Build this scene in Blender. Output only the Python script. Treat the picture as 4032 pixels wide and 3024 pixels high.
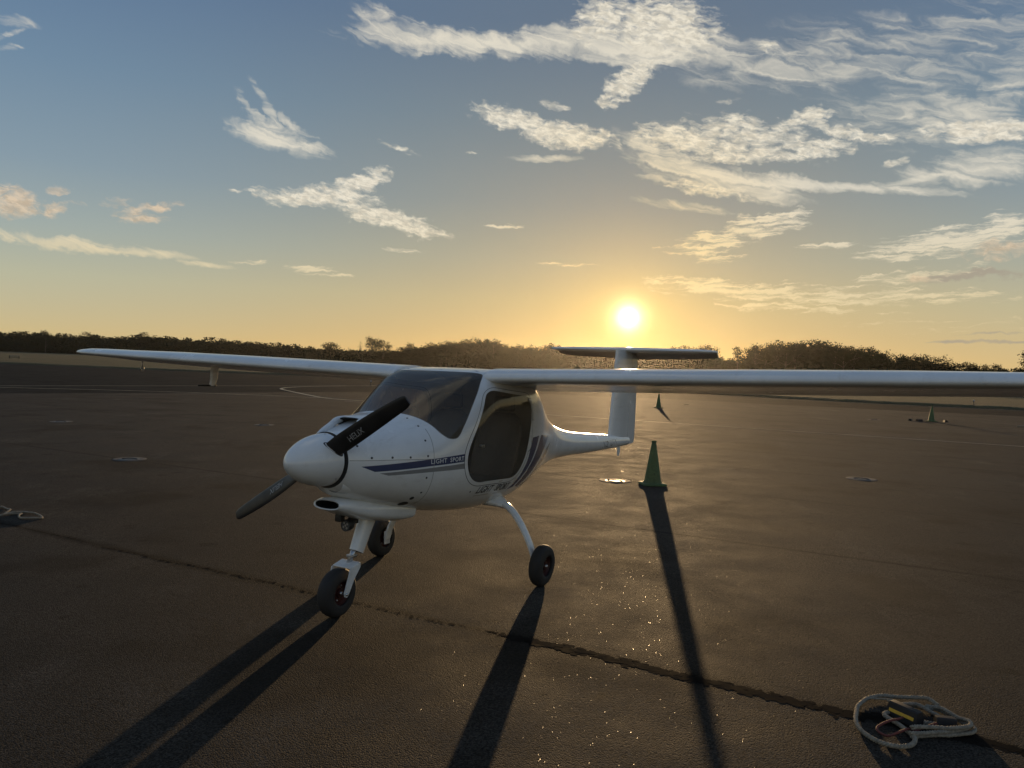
import bpy, bmesh, math, random
from mathutils import Vector, Matrix, noise as mnoise
from mathutils.geometry import delaunay_2d_cdt

for o in list(bpy.data.objects):
    bpy.data.objects.remove(o, do_unlink=True)
SC = bpy.context.scene
COL = SC.collection
rnd = random.Random(7)
PI = math.pi

# ------------------------------------------------------------------ camera
CAM_H = 1.759
FPX, WPX = 3030.0, 4032.0
roll = math.atan(0.0357)
pitch = -math.atan(65.0 * math.cos(roll) / FPX)
c_fw = Vector((0, math.cos(pitch), math.sin(pitch)))
c_r0 = Vector((1, 0, 0))
c_u0 = c_r0.cross(c_fw)
c_right = c_r0 * math.cos(roll) + c_u0 * math.sin(roll)
c_up = c_u0 * math.cos(roll) - c_r0 * math.sin(roll)
cam_d = bpy.data.cameras.new('camera')
cam = bpy.data.objects.new('camera', cam_d)
COL.objects.link(cam)
cam_d.sensor_fit = 'HORIZONTAL'
cam_d.sensor_width = 36.0
cam_d.lens = FPX / WPX * 36.0
cam_d.clip_start = 0.05
cam_d.clip_end = 20000
mw = Matrix((c_right, c_up, -c_fw)).transposed().to_4x4()
mw.translation = (0, 0, CAM_H)
cam.matrix_world = mw
SC.camera = cam

# ------------------------------------------------------------------ node helpers
def nn(nt, kind, **kw):
    n = nt.nodes.new(kind)
    for k, v in kw.items():
        if k == 'inp':
            for i, val in v.items():
                n.inputs[i].default_value = val
        else:
            setattr(n, k, v)
    return n

def lk(nt, a, b):
    nt.links.new(a, b)

def mth(nt, op, a, b=None, c=None, clamp=False):
    n = nt.nodes.new('ShaderNodeMath')
    n.operation = op
    n.use_clamp = clamp
    for i, v in enumerate((a, b, c)):
        if v is None:
            continue
        if isinstance(v, (int, float)):
            n.inputs[i].default_value = v
        else:
            nt.links.new(v, n.inputs[i])
    return n.outputs[0]

def vmth(nt, op, a, b=None, scale=None):
    n = nt.nodes.new('ShaderNodeVectorMath')
    n.operation = op
    for i, v in enumerate((a, b)):
        if v is None:
            continue
        if isinstance(v, (tuple, list, Vector)):
            n.inputs[i].default_value = tuple(v)
        else:
            nt.links.new(v, n.inputs[i])
    if scale is not None:
        if isinstance(scale, (int, float)):
            n.inputs['Scale'].default_value = scale
        else:
            nt.links.new(scale, n.inputs['Scale'])
    return n.outputs['Value'] if op in ('LENGTH', 'DOT_PRODUCT') else n.outputs[0]

def mrange(nt, v, a, b, c=0.0, d=1.0, smooth=True):
    n = nt.nodes.new('ShaderNodeMapRange')
    n.interpolation_type = 'SMOOTHSTEP' if smooth else 'LINEAR'
    n.clamp = not smooth
    nt.links.new(v, n.inputs[0])
    for i, x in enumerate((a, b, c, d)):
        n.inputs[i + 1].default_value = x
    return n.outputs[0]

def mixc(nt, fac, a, b, blend='MIX'):
    n = nt.nodes.new('ShaderNodeMix')
    n.data_type = 'RGBA'
    n.blend_type = blend
    for sock, v in ((n.inputs[0], fac), (n.inputs[6], a), (n.inputs[7], b)):
        if isinstance(v, (int, float)):
            sock.default_value = v
        elif isinstance(v, (tuple, list)):
            sock.default_value = tuple(v) + ((1,) if len(v) == 3 else ())
        else:
            nt.links.new(v, sock)
    return n.outputs[2]

# ------------------------------------------------------------------ sky
SUN_AZ, SUN_EL = 8.42, 3.97
sun_dir = Vector((math.sin(math.radians(SUN_AZ)) * math.cos(math.radians(SUN_EL)),
                  math.cos(math.radians(SUN_AZ)) * math.cos(math.radians(SUN_EL)),
                  math.sin(math.radians(SUN_EL))))
# clouds: azimuth, elevation, half length, half width (degrees), tilt, strength, kind
# c = fibrous cirrus, m = mottled, s = low streaks, p = peach, d = dusky
CLOUDS = [(-10.24, 22.93, 2.36, 0.92, -23.7, 0.75, 'c'),
          (-4.51, 22.51, 7.84, 0.75, 0.2, 0.95, 'c'),
          (2.31, 22.82, 4.38, 0.87, 5.2, 0.9, 'c'),
          (-6.89, 22.7, 3.66, 0.65, -12.0, 0.7, 'c'),
          (5.64, 24.25, 2.43, 1.42, 16.1, 0.9, 'm'),
          (10.01, 23.6, 3.96, 1.74, -12.8, 0.95, 'm'),
          (7.4, 22.39, 6.29, 0.98, -5.4, 0.95, 'c'),
          (12.37, 22.1, 4.21, 1.14, -10.2, 0.7, 'c'),
          (19.35, 20.8, 7.46, 1.49, -2.3, 0.5, 'c'),
          (24.61, 20.55, 6.96, 2.21, -7.8, 0.36, 'c'),
          (30.46, 20.79, 3.94, 2.35, -9.7, 0.3, 'c'),
          (26.16, 17.08, 4.38, 1.66, -16.2, 0.35, 'c'),
          (17.46, 21.93, 1.02, 0.27, -21.9, 0.6, 'm'),
          (7.99, 20.49, 2.46, 0.83, 34.3, 1, 'm'),
          (6.03, 19.25, 1.11, 0.34, 19.8, 0.85, 'm'),
          (2.3, 18.8, 0.96, 0.27, -9.7, 0.6, 'm'),
          (-17.41, 15.17, 2.78, 0.81, -13.6, 0.85, 'c'),
          (-18.69, 16.37, 2.03, 0.32, -47.2, 0.55, 'c'),
          (-17.77, 16.63, 2.49, 0.26, -53.7, 0.5, 'c'),
          (-15.82, 14.8, 2.39, 0.4, -2.1, 0.8, 'c'),
          (-16.18, 16.16, 1.51, 0.32, -34.1, 0.5, 'c'),
          (-0.21, 17.63, 3.24, 0.69, -11.2, 1, 'm'),
          (3.07, 16.78, 3.41, 0.81, -8.6, 1, 'm'),
          (5.63, 16.56, 1.33, 0.41, 16.9, 0.9, 'm'),
          (1.77, 15.18, 2.56, 0.22, 1.1, 0.7, 'c'),
          (11.97, 16.5, 3.58, 0.92, -7.5, 0.95, 'm'),
          (16.46, 16.64, 4.06, 1.02, -10.8, 0.75, 'm'),
          (15.56, 15.47, 4.98, 0.61, -6.6, 0.8, 'm'),
          (20.8, 15.36, 2.88, 0.67, 6.1, 0.85, 'm'),
          (10.38, 15.14, 3.16, 0.5, -30.9, 0.8, 'c'),
          (13.7, 14.14, 6.07, 0.8, -15.4, 0.9, 'c'),
          (17.22, 13.42, 6.92, 0.49, -5.7, 0.85, 'c'),
          (23.54, 12.82, 6.07, 0.3, -7.0, 0.8, 'c'),
          (14.07, 12.98, 3.05, 0.44, -11.1, 0.8, 'm'),
          (19.95, 17.62, 1.81, 0.48, 7.5, 0.95, 'm'),
          (22.81, 16.39, 2.64, 0.4, -16.4, 0.8, 'm'),
          (24.97, 15.84, 1.05, 0.26, -1.0, 0.8, 'm'),
          (29.62, 16.97, 2.85, 0.91, -15.4, 0.75, 'c'),
          (30.69, 15.63, 3.64, 0.66, -3.9, 0.95, 'm'),
          (32.07, 17.97, 1.05, 2.12, -27.9, 0.5, 'c'),
          (27.81, 16.36, 1.68, 0.48, -25.7, 0.6, 'c'),
          (30.54, 13.45, 3.83, 0.97, 3.0, 0.65, 'c'),
          (27.69, 13.13, 2.81, 0.26, 8.3, 0.8, 'c'),
          (25.74, 14.23, 0.91, 0.24, 10.3, 0.7, 'm'),
          (-14.44, 11.59, 3.93, 0.64, 2.6, 0.95, 'm'),
          (-11.38, 12.89, 2.01, 0.63, 19.4, 1, 'm'),
          (-9.81, 10.49, 3.68, 0.66, -10.3, 1, 'm'),
          (-7.09, 9.67, 2.03, 0.43, -10.7, 0.9, 'm'),
          (-19.16, 11.55, 1.4, 0.15, 5.8, 0.6, 'm'),
          (-33.36, 9.09, 1.75, 0.84, -1.2, 0.85, 'p'),
          (-30.77, 8.88, 1.05, 0.4, 14.0, 0.7, 'p'),
          (-27.37, 9.75, 1.1, 0.35, 7.0, 0.6, 'p'),
          (-25.57, 9.52, 2.26, 0.38, 14.8, 0.85, 'p'),
          (-30.66, 10.04, 0.57, 0.34, 8.0, 0.6, 'p'),
          (-25.84, 8.89, 1.41, 0.3, 6.3, 0.6, 'p'),
          (-30.09, 6.94, 4.55, 0.38, -1.9, 0.85, 'c'),
          (-25.51, 6.78, 2.56, 0.28, -2.4, 0.8, 'c'),
          (-22.04, 6.31, 1.85, 0.16, -1.8, 0.7, 'c'),
          (-31.6, 6.54, 1.51, 0.09, -0.7, 0.4, 'c'),
          (-15.09, 6.51, 2.0, 0.26, 0.7, 0.75, 's'),
          (-13.96, 6.22, 1.96, 0.13, -0.6, 0.6, 's'),
          (-19.18, 6.7, 1.24, 0.16, 4.4, 0.5, 's'),
          (17.64, 10.92, 3.02, 0.45, 8.6, 0.8, 's'),
          (16.11, 10.0, 3.99, 0.58, 7.0, 0.8, 's'),
          (13.91, 9.05, 3.17, 0.46, 5.6, 0.75, 's'),
          (14.91, 8.24, 1.59, 0.26, 3.9, 0.6, 's'),
          (21.96, 9.09, 2.03, 0.22, 0.5, 0.65, 's'),
          (13.69, 6.6, 3.83, 0.43, -2.8, 0.8, 's'),
          (17.53, 5.97, 6.6, 0.58, -2.2, 0.75, 's'),
          (24.42, 5.65, 7.46, 0.62, -0.7, 0.65, 's'),
          (19.43, 4.95, 5.88, 0.35, -3.0, 0.65, 's'),
          (26.88, 6.84, 4.17, 0.49, 5.2, 0.55, 's'),
          (29.45, 9.12, 4.88, 0.88, 5.9, 0.8, 's'),
          (32.19, 9.82, 1.89, 0.86, 12.5, 0.85, 's'),
          (26.27, 8.21, 2.42, 0.3, 2.4, 0.7, 's'),
          (31.76, 8.29, 2.16, 0.58, 4.1, 0.6, 'p'),
          (30.32, 6.81, 2.96, 0.35, 3.9, 0.9, 'd'),
          (27.56, 6.76, 0.8, 0.3, -1.3, 0.7, 'p'),
          (31.5, 2.71, 2.9, 0.15, 0.7, 0.9, 'd'),
          (31.97, 3.24, 2.17, 0.09, 2.7, 0.6, 'd'),
          (29.67, 3.81, 6.3, 0.36, -0.0, 0.3, 's'),
          (-33.33, 19.44, 1.04, 0.26, 1.0, 0.5, 'c'),
          (-33.54, 18.02, 0.74, 0.18, 13.0, 0.45, 'c'),
          (-33.55, 18.73, 0.9, 0.14, 32.1, 0.35, 'c'),
          (11.84, 11.96, 3.26, 0.29, -8.5, 0.55, 'c'),
          (3.42, 7.72, 2.39, 0.13, -0.6, 0.7, 's'),
          (-8.39, 8.24, 1.28, 0.17, 0.2, 0.6, 's'),
          (-0.97, 10.32, 1.37, 0.17, 2.0, 0.6, 's'),
          (-8.97, 15.34, 1.32, 0.19, -14.9, 0.45, 'm'),
          (-3.72, 15.32, 0.48, 0.09, 2.8, 0.7, 'm'),
          (14.78, 18.86, 0.81, 0.18, 6.5, 0.4, 'm')]

def build_world():
    w = bpy.data.worlds.new('World')
    SC.world = w
    w.use_nodes = True
    nt = w.node_tree
    bg = nt.nodes['Background']
    tc = nn(nt, 'ShaderNodeTexCoord')
    d = tc.outputs['Generated']
    sep = nn(nt, 'ShaderNodeSeparateXYZ')
    lk(nt, d, sep.inputs[0])
    X, Y, Z = sep.outputs
    E = mth(nt, 'MULTIPLY', mth(nt, 'ARCSINE', Z), 57.29578)
    A = mth(nt, 'MULTIPLY', mth(nt, 'ARCTAN2', X, Y), 57.29578)
    g = mth(nt, 'MULTIPLY', mth(nt, 'ARCCOSINE', vmth(nt, 'DOT_PRODUCT', d, tuple(sun_dir))), 57.29578)

    sky = nn(nt, 'ShaderNodeTexSky', sky_type='NISHITA', sun_disc=False)
    sky.sun_elevation = math.radians(SUN_EL)
    sky.sun_rotation = math.radians(SUN_AZ)
    sky.dust_density = 1.0
    sky.ozone_density = 2.0
    gm = nn(nt, 'ShaderNodeGamma', inp={1: 0.55})
    lk(nt, vmth(nt, 'SCALE', sky.outputs[0], scale=0.1), gm.inputs[0])

    # clear evening air: colour by elevation
    Ec = mth(nt, 'DIVIDE', mth(nt, 'MAXIMUM', E, 0.0), 90.0)
    fac = mth(nt, 'POWER', Ec, 0.5)
    ramp = nn(nt, 'ShaderNodeValToRGB')
    el = ramp.color_ramp.elements
    stops = [(0.0, (0.60, 0.44, 0.20)), (1.2, (0.62, 0.49, 0.25)), (5.0, (0.47, 0.47, 0.34)), (8.0, (0.345, 0.405, 0.385)),
             (12.0, (0.232, 0.318, 0.385)), (18.0, (0.152, 0.245, 0.352)), (24.0, (0.103, 0.180, 0.305)), (40.0, (0.095, 0.158, 0.268)), (90.0, (0.07, 0.12, 0.22))]
    while len(el) < len(stops):
        el.new(0.5)
    for e, (deg, c) in zip(el, stops):
        e.position = (deg / 90.0) ** 0.5
        e.color = c + (1,)
    lk(nt, fac, ramp.inputs[0])
    base = mixc(nt, 0.06, ramp.outputs[0], gm.outputs[0])
    # the sunlit side of the sky is warmer and greyer
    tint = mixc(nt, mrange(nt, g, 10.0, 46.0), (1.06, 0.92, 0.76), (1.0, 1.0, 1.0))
    tint = mixc(nt, mrange(nt, g, 50.0, 120.0), tint, (1.28, 1.18, 1.10))  # added fill: sky away from the sun brightened to light the aircraft's near side
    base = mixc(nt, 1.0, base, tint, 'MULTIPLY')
    # aureole of forward scattered light round the sun
    def aur(width, col):
        k = mth(nt, 'EXPONENT', mth(nt, 'MULTIPLY', g, -1.0 / width))
        return vmth(nt, 'SCALE', col, scale=k)
    glow = None
    for wd, cl in ((8.0, (0.20, 0.035, -0.09)), (2.6, (0.34, 0.22, 0.03)), (0.42, (10.0, 7.8, 4.2))):
        a = aur(wd, cl)
        glow = a if glow is None else vmth(nt, 'ADD', glow, a)
    lowair = mrange(nt, E, 30.0, 0.0, 0.35, 1.0)
    glow = vmth(nt, 'SCALE', glow, scale=lowair)

    # ---- clouds
    zp = mth(nt, 'ADD', mth(nt, 'MAXIMUM', Z, 0.0), 0.12)
    P = nn(nt, 'ShaderNodeCombineXYZ')
    lk(nt, mth(nt, 'DIVIDE', X, zp), P.inputs[0])
    lk(nt, mth(nt, 'DIVIDE', Y, zp), P.inputs[1])
    P = P.outputs[0]
    AE = nn(nt, 'ShaderNodeCombineXYZ')
    lk(nt, A, AE.inputs[0])
    lk(nt, E, AE.inputs[1])
    AE = AE.outputs[0]
    def noise(vec, scale, detail, rough=0.55, dist=0.0, col=False):
        n = nn(nt, 'ShaderNodeTexNoise', noise_dimensions='2D', inp={'Scale': scale, 'Detail': detail, 'Roughness': rough, 'Distortion': dist})
        lk(nt, vec, n.inputs['Vector'])
        return n.outputs[1] if col else n.outputs[0]
    w1 = vmth(nt, 'SUBTRACT', noise(AE, 0.35, 4, col=True), (0.5, 0.5, 0.5))
    w1 = vmth(nt, 'MULTIPLY', w1, (2.4, 1.3, 0))
    w2 = vmth(nt, 'SUBTRACT', noise(AE, 1.6, 4, col=True), (0.5, 0.5, 0.5))
    w2 = vmth(nt, 'MULTIPLY', w2, (1.0, 0.55, 0))
    AW = vmth(nt, 'ADD', vmth(nt, 'ADD', AE, w1), w2)
    WS = vmth(nt, 'ADD', vmth(nt, 'ADD', AE, vmth(nt, 'SCALE', w1, scale=0.28)), vmth(nt, 'SCALE', w2, scale=0.5))
    lowm = mrange(nt, E, 13.0, 3.0)
    nearm = mrange(nt, g, 17.0, 3.0)
    ccol = mixc(nt, lowm, (0.80, 0.74, 0.61), (0.76, 0.62, 0.36))
    ccol = mixc(nt, nearm, ccol, (1.0, 0.76, 0.38))
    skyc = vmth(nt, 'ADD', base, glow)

    def aniso(src, rot, sx, sy):
        # rotate and stretch by two dot products
        r = math.radians(rot)
        c = nn(nt, 'ShaderNodeCombineXYZ')
        lk(nt, vmth(nt, 'DOT_PRODUCT', src, (math.cos(r) * sx, -math.sin(r) * sx, 0)), c.inputs[0])
        lk(nt, vmth(nt, 'DOT_PRODUCT', src, (math.sin(r) * sy, math.cos(r) * sy, 0)), c.inputs[1])
        return c.outputs[0]
    NZ = {'c': (14, 0.30, 1.5, 1.0, 6, 0.6, 0.7), 'm': (8, 0.9, 2.6, 1.0, 7, 0.60, 0.25),
          's': (-2, 0.42, 3.4, 1.1, 5, 0.62, 0.3), 'p': (-3, 0.8, 2.0, 1.0, 6, 0.6, 0.5), 'd': (0, 0.3, 2.2, 1.0, 4, 0.55, 0.2)}
    cut = {'c': (-0.02, 1.3, 1.7, 0.9), 'm': (0.12, 1.12, 2.0, 0.97), 's': (0.25, 1.0, 2.3, 0.85), 'p': (0.15, 1.1, 1.7, 0.85), 'd': (0.25, 0.95, 1.2, 0.8)}

    # one soft ellipse of cloud, as a node group
    EG = bpy.data.node_groups.new('cloud_patch', 'ShaderNodeTree')
    for nm, ty in (('at', 'NodeSocketVector'), ('centre', 'NodeSocketVector'), ('along', 'NodeSocketVector'),
                   ('across', 'NodeSocketVector'), ('strength', 'NodeSocketFloat'), ('others', 'NodeSocketFloat')):
        EG.interface.new_socket(nm, in_out='INPUT', socket_type=ty)
    EG.interface.new_socket('cover', in_out='OUTPUT', socket_type='NodeSocketFloat')
    gin = EG.nodes.new('NodeGroupInput')
    gout = EG.nodes.new('NodeGroupOutput')
    gp = vmth(EG, 'SUBTRACT', gin.outputs[0], gin.outputs[1])
    gu = vmth(EG, 'DOT_PRODUCT', gp, gin.outputs[2])
    gv = vmth(EG, 'DOT_PRODUCT', gp, gin.outputs[3])
    gr = mth(EG, 'MULTIPLY_ADD', gu, gu, mth(EG, 'MULTIPLY', gv, gv))
    gf = mth(EG, 'MULTIPLY', mth(EG, 'MULTIPLY_ADD', gr, -0.6, 1.1), gin.outputs[4])
    EG.links.new(mth(EG, 'MAXIMUM', gf, gin.outputs[5]), gout.inputs[0])

    def sector(subset, general=False):
        """colour of one part of the sky: clear air, the clouds standing in it, the sun"""
        fields = {}
        col_out = skyc
        for az, ev, rx, ry, ang, st, kind in subset:
            ca, sa = math.cos(math.radians(ang)), math.sin(math.radians(ang))
            gnode = nt.nodes.new('ShaderNodeGroup')
            gnode.node_tree = EG
            gi = gnode.inputs
            gi[1].default_value = (az, ev, 0)
            gi[2].default_value = (ca / rx, sa / rx, 0)
            gi[3].default_value = (-sa / ry, ca / ry, 0)
            gi[4].default_value = st
            gi[5].default_value = -0.6
            nt.links.new(AW if ry > 0.3 else WS, gi[0])
            if kind in fields:
                nt.links.new(fields[kind], gi[5])
            fields[kind] = gnode.outputs[0]
        if general:
            # the same scattered cover goes on outside the picture
            gen = mrange(nt, noise(P, 0.9, 4, 0.55), 0.50, 0.72, -0.6, 0.9)
            fields['c'] = mth(nt, 'MULTIPLY', gen, mrange(nt, E, 2.0, 8.0))
        shade = None
        for kind in 'dscmp':
            if kind not in fields:
                continue
            fl = mth(nt, 'MAXIMUM', fields[kind], -0.6)
            rot, sx, sy, sc, det, ro, di = NZ[kind]
            nz = noise(aniso(WS, rot, sx, sy), sc, det, ro, di)
            lo, hi, gain, opa = cut[kind]
            dens = mth(nt, 'MULTIPLY_ADD', mth(nt, 'SUBTRACT', nz, 0.5), gain, fl)
            dens = mth(nt, 'MULTIPLY', mrange(nt, dens, lo, hi, 0.0, opa), mrange(nt, fl, -0.1, 0.25))
            col = (0.38, 0.33, 0.26) if kind == 'd' else (mixc(nt, 0.35, (0.70, 0.50, 0.33), ccol) if kind == 'p' else ccol)
            if kind in 'mp':
                if shade is None:
                    shade = mrange(nt, noise(aniso(WS, 12, 1.3, 3.6), 1.0, 5, 0.65), 0.32, 0.66, 0.78, 1.08)
                col = vmth(nt, 'SCALE', col, scale=shade)
            col_out = mixc(nt, dens, col_out, col)
        disc = mrange(nt, g, (0.50, 0.22, (25.0, 19.0, 9.0))[0], (0.50, 0.22, (25.0, 19.0, 9.0))[1])
        col_out = vmth(nt, 'ADD', col_out, vmth(nt, 'SCALE', (0.50, 0.22, (25.0, 19.0, 9.0))[2], scale=disc))
        b = nn(nt, 'ShaderNodeBackground')
        lk(nt, vmth(nt, 'SCALE', col_out, scale=10.0), b.inputs[0])
        b.inputs[1].default_value = 0.1
        return b.outputs[0]

    def split(cond, a_true, a_false):
        m = nn(nt, 'ShaderNodeMixShader')
        lk(nt, cond, m.inputs[0])
        lk(nt, a_false, m.inputs[1])
        lk(nt, a_true, m.inputs[2])
        return m.outputs[0]

    def pick(a0, a1, e0, e1):
        res = []
        for c in CLOUDS:
            az, ev, rx, ry, ang, st, kind = c
            ca, sa = abs(math.cos(math.radians(ang))), abs(math.sin(math.radians(ang)))
            ex, ey = (rx * ca + ry * sa) * 1.6 + 2.0, (rx * sa + ry * ca) * 1.6 + 1.2
            if az + ex > a0 and az - ex < a1 and ev + ey > e0 and ev - ey < e1:
                res.append(c)
        return res

    def band(e0, e1, cuts):
        node = sector(pick(cuts[-2], cuts[-1], e0, e1))
        for k in range(len(cuts) - 3, -1, -1):
            s = sector(pick(cuts[k], cuts[k + 1], e0, e1))
            node = split(mth(nt, 'GREATER_THAN', A, cuts[k + 1]), node, s)
        return node
    EM = 10.6
    upper = band(EM, 31, (-44, -14, -2, 8, 16, 24, 44))
    lower = band(-5, EM, (-44, -22, -4, 10, 17, 23, 44))
    inside = split(mth(nt, 'GREATER_THAN', E, EM), upper, lower)
    rest = sector([], True)
    beyond = mth(nt, 'MAXIMUM', mth(nt, 'GREATER_THAN', mth(nt, 'ABSOLUTE', A), 41.0),
                 mth(nt, 'MAXIMUM', mth(nt, 'GREATER_THAN', E, 30.0), mth(nt, 'LESS_THAN', E, -1.0)))
    final = split(beyond, rest, inside)
    nt.nodes.remove(bg)
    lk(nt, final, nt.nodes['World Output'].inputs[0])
    w.cycles.sampling_method = 'MANUAL'
    w.cycles.sample_map_resolution = 512
build_world()

sun_l = bpy.data.lights.new('sun', 'SUN')
sun_l.energy = 3.5
sun_l.angle = math.radians(0.53)
sun_l.color = (1.0, 0.66, 0.33)
sun_o = bpy.data.objects.new('sun', sun_l)
COL.objects.link(sun_o)
sun_o.location = (20, 140, 30)
sun_o.rotation_euler = (-sun_dir).to_track_quat('-Z', 'Y').to_euler()

SC.view_settings.view_transform = 'Standard'
SC.view_settings.look = 'None'
SC.view_settings.gamma = 1.0
SC.view_settings.exposure = 0.0
SC.view_settings.use_curve_mapping = False
SC.render.engine = 'CYCLES'
SC.cycles.use_denoising = True
SC.cycles.max_bounces = 6
SC.cycles.volume_bounces = 0
SC.cycles.use_adaptive_sampling = False
SC.cycles.transparent_max_bounces = 16
SC.cycles.sample_clamp_indirect = 6.0


# ------------------------------------------------------------------ object helpers
def tag(o, label=None, cat=None, group=None, kind=None):
    if label: o['label'] = label
    if cat: o['category'] = cat
    if group: o['group'] = group
    if kind: o['kind'] = kind
    return o

def link(o, parent=None):
    COL.objects.link(o)
    if parent is not None:
        o.parent = parent
    return o

def mobj(name, verts, faces, mat, parent=None, smooth=True, mats=None, midx=None):
    me = bpy.data.meshes.new(name)
    me.from_pydata([tuple(v) for v in verts], [], faces)
    me.update()
    for m in (mats if mats else [mat]):
        me.materials.append(m)
    if midx:
        me.polygons.foreach_set('material_index', midx)
    if smooth:
        me.polygons.foreach_set('use_smooth', [True] * len(me.polygons))
    o = bpy.data.objects.new(name, me)
    return link(o, parent)

def fixn(o):
    bm = bmesh.new()
    bm.from_mesh(o.data)
    bmesh.ops.recalc_face_normals(bm, faces=bm.faces)
    bm.to_mesh(o.data)
    bm.free()
    return o

def auto_smooth(o, deg=35):
    """sharp edges above an angle, smooth elsewhere"""
    bm = bmesh.new()
    bm.from_mesh(o.data)
    bmesh.ops.recalc_face_normals(bm, faces=bm.faces)
    for e in bm.edges:
        if len(e.link_faces) == 2:
            e.smooth = e.calc_face_angle(0) < math.radians(deg)
    for f in bm.faces:
        f.smooth = True
    bm.to_mesh(o.data)
    bm.free()
    return o

def empty(name, loc=(0, 0, 0), rz=0.0, parent=None):
    o = bpy.data.objects.new(name, None)
    o.location = loc
    o.rotation_euler = (0, 0, rz)
    o.empty_display_size = 0.2
    return link(o, parent)

def box(cx, cy, cz, sx, sy, sz):
    v = [(cx + a * sx / 2, cy + b * sy / 2, cz + c * sz / 2) for a in (-1, 1) for b in (-1, 1) for c in (-1, 1)]
    f = [(0, 1, 3, 2), (4, 6, 7, 5), (0, 4, 5, 1), (2, 3, 7, 6), (0, 2, 6, 4), (1, 5, 7, 3)]
    return v, f

def bevel_box(name, c, s, mat, parent=None, r=0.01, seg=2, rot=None):
    bm = bmesh.new()
    bmesh.ops.create_cube(bm, size=1)
    bmesh.ops.scale(bm, vec=s, verts=bm.verts)
    bmesh.ops.bevel(bm, geom=list(bm.edges), offset=r, segments=seg, affect='EDGES', profile=0.5)
    if rot is not None:
        bmesh.ops.transform(bm, matrix=rot, verts=bm.verts)
    bmesh.ops.translate(bm, vec=c, verts=bm.verts)
    me = bpy.data.meshes.new(name)
    bm.to_mesh(me)
    bm.free()
    me.materials.append(mat)
    o = link(bpy.data.objects.new(name, me), parent)
    return auto_smooth(o, 50)

def catmull(pts, n=6, closed=False):
    P = [Vector(p) for p in pts]
    out = []
    N = len(P)
    rng = range(N) if closed else range(N - 1)
    for i in rng:
        p0 = P[(i - 1) % N] if (closed or i > 0) else P[0] * 2 - P[1]
        p1 = P[i]
        p2 = P[(i + 1) % N]
        p3 = P[(i + 2) % N] if (closed or i + 2 < N) else P[-1] * 2 - P[-2]
        for k in range(n):
            t = k / n
            out.append(0.5 * ((2 * p1) + (p2 - p0) * t + (2 * p0 - 5 * p1 + 4 * p2 - p3) * t * t + (3 * p1 - p0 - 3 * p2 + p3) * t ** 3))
    if not closed:
        out.append(P[-1])
    return out

def tube(path, rad, n=10, closed=False, cap=True, squash=None):
    """sweep a round section along a path; rad: number or list"""
    P = [Vector(p) for p in path]
    N = len(P)
    verts, faces = [], []
    up = Vector((0, 0, 1))
    prev = None
    for i, p in enumerate(P):
        if closed:
            t = P[(i + 1) % N] - P[i - 1]
        else:
            t = P[min(i + 1, N - 1)] - P[max(i - 1, 0)]
        t.normalize()
        if prev is None:
            a = up.cross(t)
            if a.length < 1e-3:
                a = Vector((1, 0, 0)).cross(t)
        else:
            a = prev - t * prev.dot(t)
        a.normalize()
        prev = a
        b = t.cross(a)
        r = rad[i] if isinstance(rad, (list, tuple)) else rad
        sa, sb = squash if squash else (1, 1)
        for k in range(n):
            th = 2 * PI * k / n
            verts.append(p + a * (r * sa * math.cos(th)) + b * (r * sb * math.sin(th)))
    M = N if closed else N - 1
    for i in range(M):
        for k in range(n):
            a0, a1 = i * n + k, i * n + (k + 1) % n
            b0, b1 = ((i + 1) % N) * n + k, ((i + 1) % N) * n + (k + 1) % n
            faces.append((a0, a1, b1, b0))
    if cap and not closed:
        faces.append(tuple(reversed(range(n))))
        faces.append(tuple(range((N - 1) * n, N * n)))
    return verts, faces

def lathe(prof, axis='z', n=32, centre=(0, 0, 0), cap=False):
    """prof: list of (radius, height)"""
    verts, faces = [], []
    for r, h in prof:
        for k in range(n):
            th = 2 * PI * k / n
            c, s = r * math.cos(th), r * math.sin(th)
            v = (c, s, h) if axis == 'z' else ((h, c, s) if axis == 'x' else (c, h, s))
            verts.append((v[0] + centre[0], v[1] + centre[1], v[2] + centre[2]))
    for i in range(len(prof) - 1):
        for k in range(n):
            faces.append((i * n + k, i * n + (k + 1) % n, (i + 1) * n + (k + 1) % n, (i + 1) * n + k))
    if cap:
        faces.append(tuple(range(n)))
        faces.append(tuple(range((len(prof) - 1) * n, len(prof) * n)))
    return verts, faces

def joinvf(lst):
    V, F = [], []
    for v, f in lst:
        b = len(V)
        V += [tuple(x) for x in v]
        F += [tuple(i + b for i in q) for q in f]
    return V, F

# ------------------------------------------------------------------ materials
def newmat(name):
    m = bpy.data.materials.new(name)
    m.use_nodes = True
    return m, m.node_tree, m.node_tree.nodes['Principled BSDF']

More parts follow.
